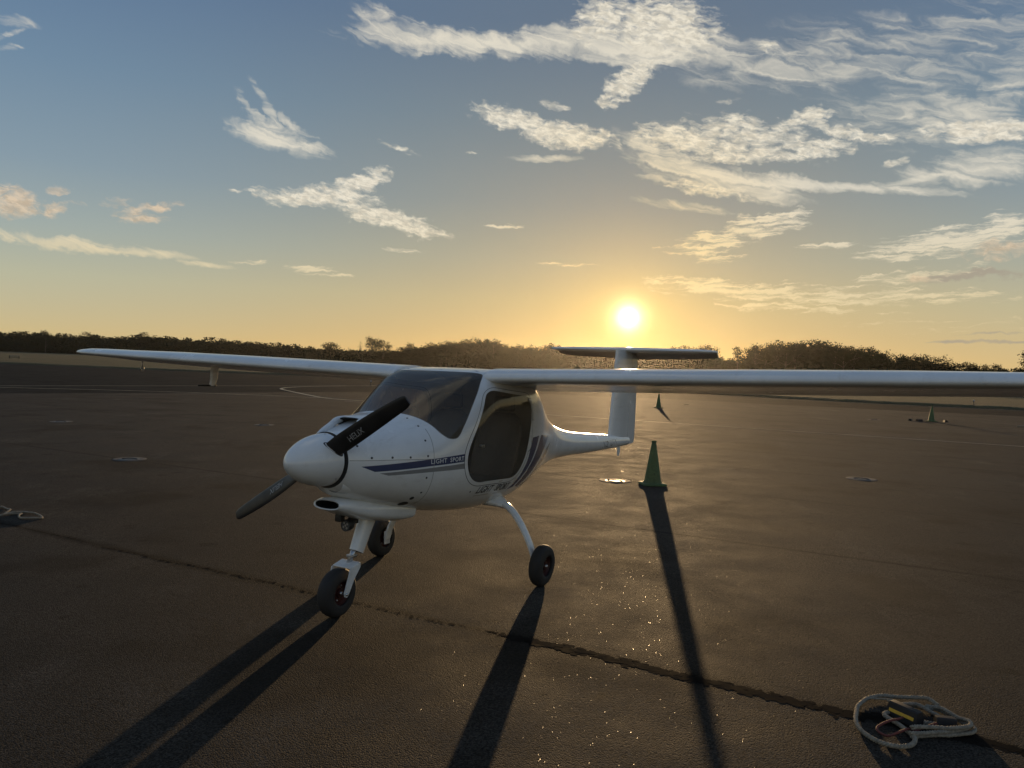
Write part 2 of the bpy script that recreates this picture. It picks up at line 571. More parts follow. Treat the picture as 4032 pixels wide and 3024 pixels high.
def plain(name, col, rough=0.5, metal=0.0, var=0.12, scale=8.0, spec=0.5, bump=0.0, coat=0.0):
    """principled material with uneven colour and roughness"""
    m, nt, b = newmat(name)
    tc = nn(nt, 'ShaderNodeTexCoord')
    n = nn(nt, 'ShaderNodeTexNoise', inp={'Scale': scale, 'Detail': 5, 'Roughness': 0.6})
    lk(nt, tc.outputs['Object'], n.inputs['Vector'])
    k = mrange(nt, n.outputs[0], 0.3, 0.7, 1 - var, 1 + var)
    lk(nt, vmth(nt, 'SCALE', tuple(col), scale=k), b.inputs['Base Color'])
    lk(nt, mrange(nt, n.outputs[0], 0.3, 0.7, max(0.02, rough * 0.85), min(1, rough * 1.15)), b.inputs['Roughness'])
    b.inputs['Metallic'].default_value = metal
    b.inputs['Specular IOR Level'].default_value = spec
    b.inputs['Coat Weight'].default_value = coat
    b.inputs['Coat Roughness'].default_value = 0.08
    if bump:
        bp = nn(nt, 'ShaderNodeBump', inp={'Strength': bump, 'Distance': 0.002})
        n2 = nn(nt, 'ShaderNodeTexNoise', inp={'Scale': scale * 30, 'Detail': 3})
        lk(nt, tc.outputs['Object'], n2.inputs['Vector'])
        lk(nt, n2.outputs[0], bp.inputs['Height'])
        lk(nt, bp.outputs[0], b.inputs['Normal'])
    return m

def skin_paint(name, col, inside=(0.55, 0.49, 0.42)):
    """gelcoat outside, trim cloth on the inner face of the shell"""
    m, nt, b = newmat(name)
    tc = nn(nt, 'ShaderNodeTexCoord')
    n = nn(nt, 'ShaderNodeTexNoise', inp={'Scale': 2.5, 'Detail': 6, 'Roughness': 0.65})
    lk(nt, tc.outputs['Object'], n.inputs['Vector'])
    k = mrange(nt, n.outputs[0], 0.3, 0.75, 0.90, 1.03)
    outc = vmth(nt, 'SCALE', tuple(col), scale=k)
    # exhaust film and dust streaks drawn back along the airflow
    s1 = nn(nt, 'ShaderNodeTexNoise', inp={'Scale': 1.0, 'Detail': 6, 'Roughness': 0.7})
    lk(nt, vmth(nt, 'MULTIPLY', tc.outputs['Object'], (1.6, 14.0, 14.0)), s1.inputs['Vector'])
    outc = mixc(nt, mrange(nt, s1.outputs[0], 0.52, 0.78, 0.0, 0.30), outc, tuple(c * f for c, f in zip(col, (0.52, 0.47, 0.40))))
    geo = nn(nt, 'ShaderNodeNewGeometry')
    lk(nt, mixc(nt, geo.outputs['Backfacing'], outc, inside), b.inputs['Base Color'])
    lk(nt, mrange(nt, n.outputs[0], 0.3, 0.7, 0.16, 0.28), b.inputs['Roughness'])
    b.inputs['Coat Weight'].default_value = 0.35
    b.inputs['Coat Roughness'].default_value = 0.06
    return m

def glass_mat(name, tint, refl=0.9):
    m, nt, b = newmat(name)
    nt.nodes.remove(b)
    out = nt.nodes['Material Output']
    tr = nn(nt, 'ShaderNodeBsdfTransparent', inp={0: tint + (1,)})
    gl = nn(nt, 'ShaderNodeBsdfGlossy', inp={0: (refl, refl, refl, 1), 1: 0.04})
    fr = nn(nt, 'ShaderNodeFresnel', inp={0: 1.5})
    tc = nn(nt, 'ShaderNodeTexCoord')
    n = nn(nt, 'ShaderNodeTexNoise', inp={'Scale': 3.0, 'Detail': 6})
    lk(nt, tc.outputs['Object'], n.inputs['Vector'])
    df = nn(nt, 'ShaderNodeBsdfDiffuse', inp={0: (0.55, 0.48, 0.38, 1)})
    m0 = nn(nt, 'ShaderNodeMixShader')
    lk(nt, mrange(nt, n.outputs[0], 0.35, 0.75, 0.05, 0.13), m0.inputs[0])   # dust film, raised and warmed to stand in for veiling glare
    lk(nt, tr.outputs[0], m0.inputs[1])
    lk(nt, df.outputs[0], m0.inputs[2])
    mx = nn(nt, 'ShaderNodeMixShader')
    lk(nt, mth(nt, 'MULTIPLY_ADD', fr.outputs[0], 0.75, 0.0, clamp=True), mx.inputs[0])
    lk(nt, m0.outputs[0], mx.inputs[1])
    lk(nt, gl.outputs[0], mx.inputs[2])
    lk(nt, mx.outputs[0], out.inputs[0])
    return m

M_WHITE = skin_paint('white_gelcoat', (0.80, 0.80, 0.79))
M_BLUE = skin_paint('blue_decal', (0.065, 0.075, 0.145))
M_GREY = skin_paint('grey_decal', (0.27, 0.265, 0.26))
M_SEAM = plain('seam_shadow', (0.05, 0.05, 0.05), 0.7)
M_FAINT = plain('panel_line', (0.25, 0.24, 0.23), 0.6)
M_LETTER = plain('dark_lettering', (0.045, 0.04, 0.04), 0.5)
M_LETTERW = plain('white_lettering', (0.72, 0.72, 0.72), 0.45)
M_GLASS = glass_mat('canopy_perspex', (0.93, 0.90, 0.85))
M_BLACK = plain('matt_black', (0.018, 0.017, 0.016), 0.5)
M_PROP = plain('prop_carbon', (0.022, 0.020, 0.019), 0.42, spec=0.3)
M_RUBBER = plain('tyre_rubber', (0.022, 0.020, 0.019), 0.75, bump=0.4, var=0.25)
M_RED = plain('red_rim', (0.05, 0.012, 0.009), 0.5)
M_METAL = plain('brushed_metal', (0.55, 0.55, 0.56), 0.32, metal=0.9)
M_STRUT = plain('white_strut_paint', (0.72, 0.72, 0.71), 0.35)
M_SEAT = plain('seat_cloth', (0.15, 0.13, 0.11), 0.85, scale=30, bump=0.2)
M_LENS = plain('lamp_lens', (0.12, 0.12, 0.12), 0.12)

# ---- ground
def asphalt(name, c0, c1, glint=0.985, seed=0.0, sheen=0.5, joints=()):
    m, nt, b = newmat(name)
    tc = nn(nt, 'ShaderNodeTexCoord')
    P = vmth(nt, 'ADD', tc.outputs['Object'], (seed, seed * 0.7, 0))
    def nz(scale, det, rough=0.6, vec=P):
        n = nn(nt, 'ShaderNodeTexNoise', inp={'Scale': scale, 'Detail': det, 'Roughness': rough})
        lk(nt, vec, n.inputs['Vector'])
        return n.outputs[0]
    big = nz(0.16, 5)
    mid = nz(1.3, 6, 0.65)
    fine = nz(70.0, 4, 0.7)
    agg = nn(nt, 'ShaderNodeTexVoronoi', inp={'Scale': 130.0})
    lk(nt, P, agg.inputs['Vector'])
    f1 = mth(nt, 'ADD', mth(nt, 'MULTIPLY', big, 0.5), mth(nt, 'MULTIPLY', mid, 0.5))
    col = mixc(nt, mrange(nt, f1, 0.32, 0.68), c0, c1)
    # aggregate stones: some pale, some dark
    sc = nn(nt, 'ShaderNodeSeparateColor')
    lk(nt, agg.outputs['Color'], sc.inputs[0])
    stone = mrange(nt, sc.outputs[0], 0.0, 1.0, 0.30, 1.9, smooth=False)
    col = vmth(nt, 'SCALE', col, scale=mth(nt, 'MULTIPLY', stone, mrange(nt, fine, 0.3, 0.7, 0.75, 1.25)))
    # oil and old water stains
    st = nz(0.55, 5, 0.6, vmth(nt, 'ADD', P, (31.0, 7.0, 0)))
    col = vmth(nt, 'SCALE', col, scale=mrange(nt, st, 0.50, 0.66, 1.0, 0.45))
    sp = nz(3.2, 3, 0.5, vmth(nt, 'ADD', P, (3.0, 57.0, 0)))
    col = vmth(nt, 'SCALE', col, scale=mrange(nt, sp, 0.63, 0.74, 1.0, 0.42))       # oil drips
    pale = nz(0.9, 6, 0.7, vmth(nt, 'MULTIPLY', vmth(nt, 'ADD', P, (9.0, 2.0, 0)), (1.0, 0.45, 1.0)))
    col = vmth(nt, 'SCALE', col, scale=mrange(nt, pale, 0.52, 0.74, 1.0, 1.7))      # scuffed, dusty places
    for off, wid, dark in joints:
        dd = mth(nt, 'ABSOLUTE', mth(nt, 'SUBTRACT', vmth(nt, 'DOT_PRODUCT', tc.outputs['Object'], (0.47128, 0.88198, 0)), off))
        dd = mth(nt, 'ADD', dd, mth(nt, 'MULTIPLY', mth(nt, 'SUBTRACT', mid, 0.5), wid * 2.4))
        dd = mth(nt, 'ADD', dd, mth(nt, 'MULTIPLY', mth(nt, 'SUBTRACT', fine, 0.5), wid * 0.9))
        col = vmth(nt, 'SCALE', col, scale=mrange(nt, dd, wid * 0.2, wid, dark, 1.0))
    lk(nt, col, b.inputs['Base Color'])
    # a few stones with a polished face, each tilted its own way
    chip = nn(nt, 'ShaderNodeTexVoronoi', inp={'Scale': 430.0})
    lk(nt, P, chip.inputs['Vector'])
    sc2 = nn(nt, 'ShaderNodeSeparateColor')
    lk(nt, chip.outputs['Color'], sc2.inputs[0])
    pol = mth(nt, 'GREATER_THAN', sc2.outputs[2], glint)
    geo = nn(nt, 'ShaderNodeNewGeometry')
    tilt = vmth(nt, 'MULTIPLY', vmth(nt, 'SUBTRACT', chip.outputs['Color'], (0.5, 0.5, 0.5)), (0.95, 0.95, 0.0))
    nface = vmth(nt, 'NORMALIZE', vmth(nt, 'ADD', geo.outputs['Normal'], tilt))
    bp = nn(nt, 'ShaderNodeBump', inp={'Strength': 0.9, 'Distance': 0.006})
    hgt = mth(nt, 'ADD', mth(nt, 'MULTIPLY', agg.outputs['Distance'], -0.7), mth(nt, 'MULTIPLY', fine, 0.5))
    lk(nt, hgt, bp.inputs['Height'])
    lk(nt, mixc(nt, pol, bp.outputs[0], nface), b.inputs['Normal'])
    lk(nt, mth(nt, 'SUBTRACT', mrange(nt, mid, 0.3, 0.7, 0.78, 0.92), mth(nt, 'MULTIPLY', pol, 0.50)), b.inputs['Roughness'])
    b.inputs['Specular IOR Level'].default_value = sheen
    return m

M_APRON = asphalt('apron_asphalt', (0.018, 0.016, 0.0135), (0.039, 0.0345, 0.029), glint=0.9986, sheen=0.08,
                  joints=((4.42, 0.12, 0.38), (4.43, 0.035, 0.40), (8.28, 0.06, 0.48), (11.7, 0.06, 0.75), (14.97, 0.07, 0.6), (18.5, 0.10, 0.5), (22.1, 0.1, 0.75)))
M_TAXI = asphalt('taxiway_asphalt', (0.016, 0.016, 0.015), (0.024, 0.023, 0.021), glint=0.9997, seed=40.0, sheen=0.02)
M_TAR = plain('joint_tar', (0.014, 0.012, 0.010), 0.95, scale=3.0, var=0.5, spec=0.1)
M_TARP = plain('tar_patch', (0.012, 0.010, 0.0085), 0.97, scale=9.0, var=0.5, spec=0.02)
M_LINE = plain('worn_line_paint', (0.40, 0.34, 0.22), 0.7, scale=2.0, var=0.35)
M_WLINE = plain('worn_white_paint', (0.30, 0.26, 0.19), 0.7, scale=2.0, var=0.35)
M_CONC = plain('pale_concrete', (0.060, 0.053, 0.045), 0.8, scale=6.0, var=0.3)

def grass_mat():
    m, nt, b = newmat('dry_grass')
    tc = nn(nt, 'ShaderNodeTexCoord')
    def nz(scale, det, stretch=None):
        n = nn(nt, 'ShaderNodeTexNoise', inp={'Scale': scale, 'Detail': det, 'Roughness': 0.65})
        v = tc.outputs['Object']
        if stretch:
            v = vmth(nt, 'MULTIPLY', v, stretch)
        lk(nt, v, n.inputs['Vector'])
        return n.outputs[0]
    big = nz(0.02, 5)
    mid = nz(0.25, 6)
    fine = nz(6.0, 5)
    col = mixc(nt, mrange(nt, big, 0.4, 0.6), (0.10, 0.082, 0.040), (0.052, 0.058, 0.026))
    col = mixc(nt, mrange(nt, mid, 0.35, 0.7), col, (0.125, 0.098, 0.050))
    col = vmth(nt, 'SCALE', col, scale=mrange(nt, fine, 0.3, 0.7, 0.6, 1.35))
    lk(nt, col, b.inputs['Base Color'])
    b.inputs['Roughness'].default_value = 0.95
    b.inputs['Specular IOR Level'].default_value = 0.15
    bp = nn(nt, 'ShaderNodeBump', inp={'Strength': 1.0, 'Distance': 0.12})
    lk(nt, fine, bp.inputs['Height'])
    lk(nt, bp.outputs[0], b.inputs['Normal'])
    return m
M_GRASS = grass_mat()

# ------------------------------------------------------------------ ground, taxiway, apron
def sheet(name, pts, z, mat, parent=None, cut=None):
    return mobj(name, [(x, y, z) for x, y in pts], [tuple(range(len(pts)))], mat, parent, smooth=False)

def gridsheet(name, x0, x1, y0, y1, z, mat, n=24):
    v = [(x0 + (x1 - x0) * i / n, y0 + (y1 - y0) * j / n, z) for j in range(n + 1) for i in range(n + 1)]
    f = [(j * (n + 1) + i, j * (n + 1) + i + 1, (j + 1) * (n + 1) + i + 1, (j + 1) * (n + 1) + i) for j in range(n) for i in range(n)]
    return mobj(name, v, f, mat, smooth=False)

tag(gridsheet('ground', -6000, 6000, -3000, 9000, -0.03, M_GRASS), kind='structure')

EDGE_NEAR = [(-62, -23.5), (-20.37, 30.6), (-17.07, 34.6), (-14.13, 38.4), (-10.35, 43.6), (-6.37, 48.6), (-2.0, 52.0), (3.0, 53.2), (10.09, 52.2),
             (16.09, 49.43), (22.56, 46.4), (29.4, 44.0), (70, 29.0)]
EDGE_FAR = [(76, 41.0), (37.4, 56.0), (33.3, 57.4), (28.7, 59.3), (20.7, 66.3), (8, 77), (-8, 85), (-30.2, 89.0), (-41.4, 89.6), (-53.7, 93), (-64.6, 97),
            (-130, 112), (-190, 20), (-130, -60)]
taxi = tag(sheet('taxiway', EDGE_NEAR + EDGE_FAR, -0.008, M_TAXI), kind='structure')
apron = tag(sheet('apron', EDGE_NEAR + [(80, -40), (-60, -60)], 0.0, M_APRON), kind='structure')

def strip(name, pts, w, z, mat, parent, jag=0.0, close=False, wig=0.0):
    """a painted or poured line of width w along pts"""
    P = [Vector((p[0], p[1], 0)) for p in pts]
    v, f = [], []
    for i, p in enumerate(P):
        t = (P[min(i + 1, len(P) - 1)] - P[max(i - 1, 0)]).normalized()
        n = Vector((-t.y, t.x, 0))
        ww = w * (1 + rnd.uniform(-jag, jag))
        off = n * rnd.uniform(-wig, wig)
        for s in (-0.5, 0.5):
            q = p + off + n * (ww * s * (1 + rnd.uniform(-jag, jag) * 0.5))
            v.append((q.x, q.y, z))
    for i in range(len(P) - 1):
        f.append((2 * i, 2 * i + 1, 2 * i + 3, 2 * i + 2))
    return mobj(name, v, f, mat, parent, smooth=False)

def seg(a, b, n):
    return [(a[0] + (b[0] - a[0]) * i / n, a[1] + (b[1] - a[1]) * i / n) for i in range(n + 1)]

JD = Vector((0.88198, -0.47128, 0))         # run of the paving joints
JN = Vector((0.47128, 0.88198, 0))
def jpt(off, along):
    p = JN * off + JD * along
    return (p.x, p.y)
def on_apron(x, y):
    # under the near edge of the taxiway
    for (x0, y0), (x1, y1) in zip(EDGE_NEAR, EDGE_NEAR[1:]):
        if x0 <= x <= x1:
            return y < y0 + (y1 - y0) * (x - x0) / (x1 - x0) - 0.4
    return False
for k, off in enumerate((1.0, 8.28, 11.7, 14.97, 18.5, 22.1, 30.2, 33.6, 36.9)):
    run = [jpt(off, -45 + 0.16 * i) for i in range(560)]
    run = [p for p in run if on_apron(*p)]
    wj = 0.009 if off < 20 else 0.03
    strip('joint', run, wj, 0.0008 if off < 20 else 0.003, M_TAR, apron, jag=0.55, wig=0.010)
# ragged crumbs of tar and dirt along the nearest joint
def tar_crumbs():
    r = random.Random(21)
    V, F = [], []
    n = 0
    for dens, a0, a1, spread, rad in ((900, -2.5, 0.95, 0.026, 0.017), (320, -9.0, -2.5, 0.010, 0.008), (140, 0.9, 4.0, 0.012, 0.009)):
        for _ in range(dens):
            al = r.uniform(a0, a1)
            fade = min(1.0, (al - a0) / 0.3 + 0.2, (a1 - al) / 0.3 + 0.2)
            x, y = jpt(4.42 + 0.02 * math.sin(al * 2.3) + 0.012 * math.sin(al * 7.1 + 1) + r.gauss(0, spread * fade), al)
            k, m = len(V), r.randint(5, 7)
            s = rad * r.uniform(0.35, 1.5) * fade
            st = r.uniform(1.0, 2.2)
            for i in range(m):
                a = 2 * PI * i / m
                q = s * r.uniform(0.6, 1.3)
                u, w_ = q * math.cos(a) * st, q * math.sin(a)
                V.append((x + JD.x * u + JN.x * w_, y + JD.y * u + JN.y * w_, 0.0006 + n * 1e-6))
            F.append(tuple(range(k, k + m)))
            n += 1
    o = mobj('tar_crumbs', V, F, M_TARP, apron, smooth=False)
    o['kind'] = 'stuff'
tar_crumbs()
strip('painted_line', [p for p in seg(jpt(26.62, -22.6), jpt(26.6, 9.0), 60)], 0.10, 0.004, M_WLINE, apron, jag=0.1)
strip('painted_line', catmull([(-23.6, 35.3, 0), (-20.1, 36.4, 0), (-16.4, 37.0, 0), (-13.2, 36.9, 0), (-8.6, 36.5, 0)], 8), 0.13, 0.0055, M_LINE, apron, jag=0.1)
strip('painted_line', seg((-40, 14.3), (-8.4, 61.4), 60), 0.15, -0.003, M_LINE, taxi, jag=0.1)
cv = [(-6.3, 34.6, 0), (-8.46, 35.9, 0), (-10.1, 38.5, 0), (-12.1, 42.3, 0), (-13.4, 44.9, 0), (-13.9, 46.6, 0), (-14.0, 48.4, 0), (-13.6, 51.2, 0), (-12.1, 55.1, 0), (-10.0, 59.0, 0)]
strip('painted_line', catmull(cv, 8), 0.19, 0.0095, M_LINE, apron, jag=0.08)
strip('painted_line', seg((20.0, 61.6), (60, 43.5), 40), 0.15, -0.003, M_LINE, taxi, jag=0.1)
# low rolled verge between taxiway and grass
def verge(pts, w=2.6, h=0.16):
    P = [Vector((p[0], p[1], 0)) for p in pts]
    v, f = [], []
    pr = [(-0.2, -0.03), (0.15, 0.35 * h), (0.8, h), (1.8, 0.8 * h), (w + 2.0, -0.03)]
    for i, p in enumerate(P):
        t = (P[min(i + 1, len(P) - 1)] - P[max(i - 1, 0)]).normalized()
        n = Vector((-t.y, t.x, 0))
        for d, z in pr:
            q = p + n * (d + rnd.uniform(-.08, .08))
            v.append((q.x, q.y, z * rnd.uniform(0.8, 1.2) if z > 0 else z))
    m = len(pr)
    for i in range(len(P) - 1):
        for k in range(m - 1):
            f.append((i * m + k, i * m + k + 1, (i + 1) * m + k + 1, (i + 1) * m + k))
    return mobj('verge', v, f, M_GRASS)
vp = []
for a, b in zip(EDGE_FAR[:11], EDGE_FAR[1:12]):
    vp += seg(a, b, 24)[:-1]
tag(verge(list(reversed(vp))), kind='structure')


# ------------------------------------------------------------------ aircraft
# local frame: x forward (0 at the main wheels), y to the aircraft's left, z up
PLANE = empty('light_aircraft', (-0.425, 6.609, 0), -2.0748)
tag(PLANE, 'white high-wing two-seat light aircraft with blue and grey stripes parked on the apron', 'aircraft')

# x, bottom, top, half width, height of max width, top and bottom squareness
STN = [
( 1.665,.905,1.285,.195,1.095,2.0,2.0),
( 1.58,.845,1.288,.265,1.085,2.1,2.1),
( 1.45,.795,1.312,.345,1.075,2.2,2.2),
( 1.25,.735,1.355,.430,1.065,2.3,2.3),
( 1.05,.690,1.405,.490,1.060,2.45,2.4),
( .90,.660,1.478,.520,1.060,2.75,2.4),
( .75,.632,1.565,.540,1.060,3.2,2.4),
( .60,.608,1.640,.554,1.065,4.0,2.4),
( .45,.588,1.698,.562,1.075,5.2,2.4),
( .30,.571,1.728,.562,1.08,6.0,2.4),
( .10,.560,1.740,.560,1.09,6.0,2.4),
(-.15,.560,1.735,.550,1.10,5.5,2.35),
(-.40,.577,1.705,.518,1.11,4.8,2.3),
(-.65,.618,1.640,.460,1.11,3.8,2.25),
(-.90,.668,1.545,.378,1.09,3.0,2.2),
(-1.15,.718,1.430,.292,1.06,2.5,2.1),
(-1.40,.757,1.300,.224,1.02,2.2,2.05),
(-1.70,.80,1.175,.176,.985,2.0,2.0),
(-2.10,.806,1.090,.142,.945,2.0,2.0),
(-2.70,.792,1.025,.112,.908,2.0,2.0),
(-3.40,.786,.965,.085,.872,2.0,2.0),
(-4.05,.790,.905,.058,.845,2.0,2.0)
]
_X = [s[0] for s in STN]
_C = [[s[k] for s in STN] for k in range(1, 7)]
def _herm(xs, ys, x):
    n = len(xs)
    if x >= xs[0]: return ys[0]
    if x <= xs[-1]: return ys[-1]
    for i in range(n - 1):
        if xs[i] >= x >= xs[i + 1]: break
    h = xs[i + 1] - xs[i]
    def sl(j):
        if j == 0: return (ys[1] - ys[0]) / (xs[1] - xs[0])
        if j == n - 1: return (ys[-1] - ys[-2]) / (xs[-1] - xs[-2])
        a = (ys[j] - ys[j - 1]) / (xs[j] - xs[j - 1])
        b = (ys[j + 1] - ys[j]) / (xs[j + 1] - xs[j])
        return 0 if a * b <= 0 else 2 * a * b / (a + b)
    t = (x - xs[i]) / h
    m0, m1 = sl(i) * h, sl(i + 1) * h
    return (2 * t ** 3 - 3 * t * t + 1) * ys[i] + (t ** 3 - 2 * t * t + t) * m0 + (3 * t * t - 2 * t ** 3) * ys[i + 1] + (t ** 3 - t * t) * m1
_sc = {}
def sec(x):
    k = round(x, 4)
    if k not in _sc:
        _sc[k] = [_herm(_X, c, x) for c in _C]
    return _sc[k]
def hull(x, v):
    """point of the fuselage skin; v runs 0 belly, .25 left side, .5 top, .75 right side"""
    zb, zt, hw, zm, pt, pb = sec(x)
    a = v * 2 * PI
    s, c = math.sin(a), -math.cos(a)
    p = pt if c > 0 else pb
    y = hw * math.copysign(abs(s) ** (2 / p), s)
    z = zm + ((zt - zm) if c > 0 else (zm - zb)) * math.copysign(abs(c) ** (2 / p), c)
    return Vector((x, y, z))
def v_at(x, z, side=1):
    zb, zt, hw, zm, pt, pb = sec(x)
    if z > zm:
        q = min(1, (z - zm) / (zt - zm)) ** (pt / 2)
    else:
        q = -min(1, (zm - z) / (zm - zb)) ** (pb / 2)
    v = math.acos(-q) / (2 * PI)
    return v if side > 0 else 1 - v
def hull_normal(x, v):
    e = 1e-3
    a = hull(x - e, v) - hull(x + e, v)
    b = hull(x, v + e) - hull(x, v - e)
    n = a.cross(b).normalized()
    c = Vector((x, 0, 0.5 * (sec(x)[0] + sec(x)[1])))
    return n if n.dot(hull(x, v) - c) > 0 else -n
def on_side(x, z, off=0.0, side=1):
    v = v_at(x, z, side)
    return hull(x, v) + hull_normal(x, v) * off

VS = 3.3      # scale of v so that the flat domain is roughly metric
def outline(pts, n=6):
    return [(p.x, p.y) for p in catmull([(a, b, 0) for a, b in pts], n, closed=True)]
def side_outline(pts, n=6, side=1):
    """(x, z) outline on the flank -> flat domain"""
    q = [(p.x, p.y) for p in catmull([(a, b, 0) for a, b in pts], n, closed=True)]
    return [(x, v_at(x, z, side) * VS) for x, z in q]
def poly_side(pts, side=1, step=0.03):
    out = []
    for (x0, z0), (x1, z1) in zip(pts, pts[1:] + pts[:1]):
        k = max(1, int(math.hypot(x1 - x0, z1 - z0) / step))
        for i in range(k):
            x, z = x0 + (x1 - x0) * i / k, z0 + (z1 - z0) * i / k
            out.append((x, v_at(x, z, side) * VS))
    return out
def mirror(o):
    return [(a, VS - b) for a, b in o]
def grow(poly, d):
    n = len(poly)
    area = sum(poly[i][0] * poly[(i + 1) % n][1] - poly[(i + 1) % n][0] * poly[i][1] for i in range(n))
    s = 1 if area > 0 else -1
    out = []
    for i in range(n):
        ax, ay = poly[i - 1]
        bx, by = poly[(i + 1) % n]
        tx, ty = bx - ax, by - ay
        l = math.hypot(tx, ty) or 1
        out.append((poly[i][0] + s * ty / l * d, poly[i][1] - s * tx / l * d))
    return out
def inside(poly, x, y):
    c = False
    n = len(poly)
    j = n - 1
    for i in range(n):
        xi, yi = poly[i]
        xj, yj = poly[j]
        if (yi > y) != (yj > y) and x < (xj - xi) * (y - yi) / (yj - yi) + xi:
            c = not c
        j = i
    return c

# windscreen: left half in (x, v), mirrored over the top
ws_l = [(1.066, 0.5), (1.058, 0.478), (1.046, 0.445), (1.03, 0.41), (1.01, 0.37), (0.988, 0.335), (0.96, 0.315), (0.93, 0.3025), (0.89, 0.2945),
        (0.85, 0.2915), (0.815, 0.2955), (0.78, 0.3045), (0.70, 0.3235), (0.56, 0.362), (0.48, 0.391), (0.41, 0.414), (0.375, 0.43), (0.385, 0.455), (0.40, 0.478), (0.405, 0.5)]
ws = outline([(x, v * VS) for x, v in ws_l] + [(x, (1 - v) * VS) for x, v in reversed(ws_l[1:-1])], 4)
dw_pts = [(0.46, 1.556), (0.40, 1.572), (0.30, 1.566), (0.13, 1.546), (-0.08, 1.528), (-0.19, 1.512), (-0.245, 1.46), (-0.27, 1.38), (-0.275, 1.30), (-0.24, 1.18), (-0.19, 1.06), (-0.13, 0.955),
          (-0.07, 0.885), (0.02, 0.852), (0.16, 0.855), (0.31, 0.863), (0.45, 0.868), (0.55, 0.872), (0.64, 0.90), (0.705, 0.955), (0.735, 1.02), (0.735, 1.09), (0.70, 1.18), (0.61, 1.318), (0.54, 1.44), (0.495, 1.525)]
door_win = side_outline(dw_pts, 4)
door_out = grow(door_win, 0.034)
door_gap = grow(door_win, 0.040)
blue1 = [(1.60, 1.066), (1.45, 1.075), (1.12, 1.093), (0.74, 1.110), (0.74, 1.052), (1.12, 1.044), (1.37, 1.033), (1.52, 1.028)]
grey1 = [(1.49, 1.016), (1.29, 1.026), (1.02, 1.034), (0.72, 1.040), (0.72, 0.998), (1.12, 1.002), (1.43, 0.998)]
sw1 = [(-0.02, 0.738), (-0.09, 0.790), (-0.15, 0.850), (-0.235, 0.972), (-0.27, 1.06), (-0.33, 1.16), (-0.52, 1.165), (-0.42, 1.042), (-0.34, 0.950), (-0.22, 0.840), (-0.12, 0.750)]
sw2 = [(-0.16, 0.755), (-0.25, 0.842), (-0.37, 0.950), (-0.46, 1.042), (-0.60, 1.165), (-1.05, 1.12), (-0.78, 1.02), (-0.56, 0.905), (-0.38, 0.80), (-0.24, 0.735)]
sw3 = [(-0.30, 0.735), (-0.46, 0.80), (-0.66, 0.905), (-0.90, 1.0), (-1.20, 1.05), (-1.02, 0.94), (-0.80, 0.845), (-0.60, 0.77), (-0.42, 0.715)]
mark1 = [(-0.215, 1.015), (-0.26, 1.045), (-0.30, 1.035), (-0.26, 0.985)]
seam1 = [(1.66, 1.1085), (1.37, 1.1045), (1.02, 1.0925), (1.02, 1.0885), (1.37, 1.1005), (1.66, 1.1045)]
seam2 = [(1.075, 1.3), (1.085, 1.2), (1.09, 1.1), (1.09, 0.9), (1.07, 0.72), (1.066, 0.72), (1.086, 0.9), (1.086, 1.1), (1.081, 1.2), (1.071, 1.3)]
REG = [('windshield', ws)]
for sd in (1, -1):
    f = (lambda o: o) if sd > 0 else mirror
    REG += [('door_window%d' % sd, f(door_win)), ('door%d' % sd, f(door_out)), ('gap%d' % sd, f(door_gap))]
for sd in (1, -1):
    f = (lambda o: o) if sd > 0 else mirror
    for nm, pl in (('seam', seam1), ('seam', seam2), ('blue', blue1), ('grey', grey1), ('blue', sw1), ('blue', sw2), ('grey', sw3)):
        REG.append((nm, f(poly_side(pl))))
ws_gap = grow(ws, 0.005)
REG.append(('seam', ws_gap))

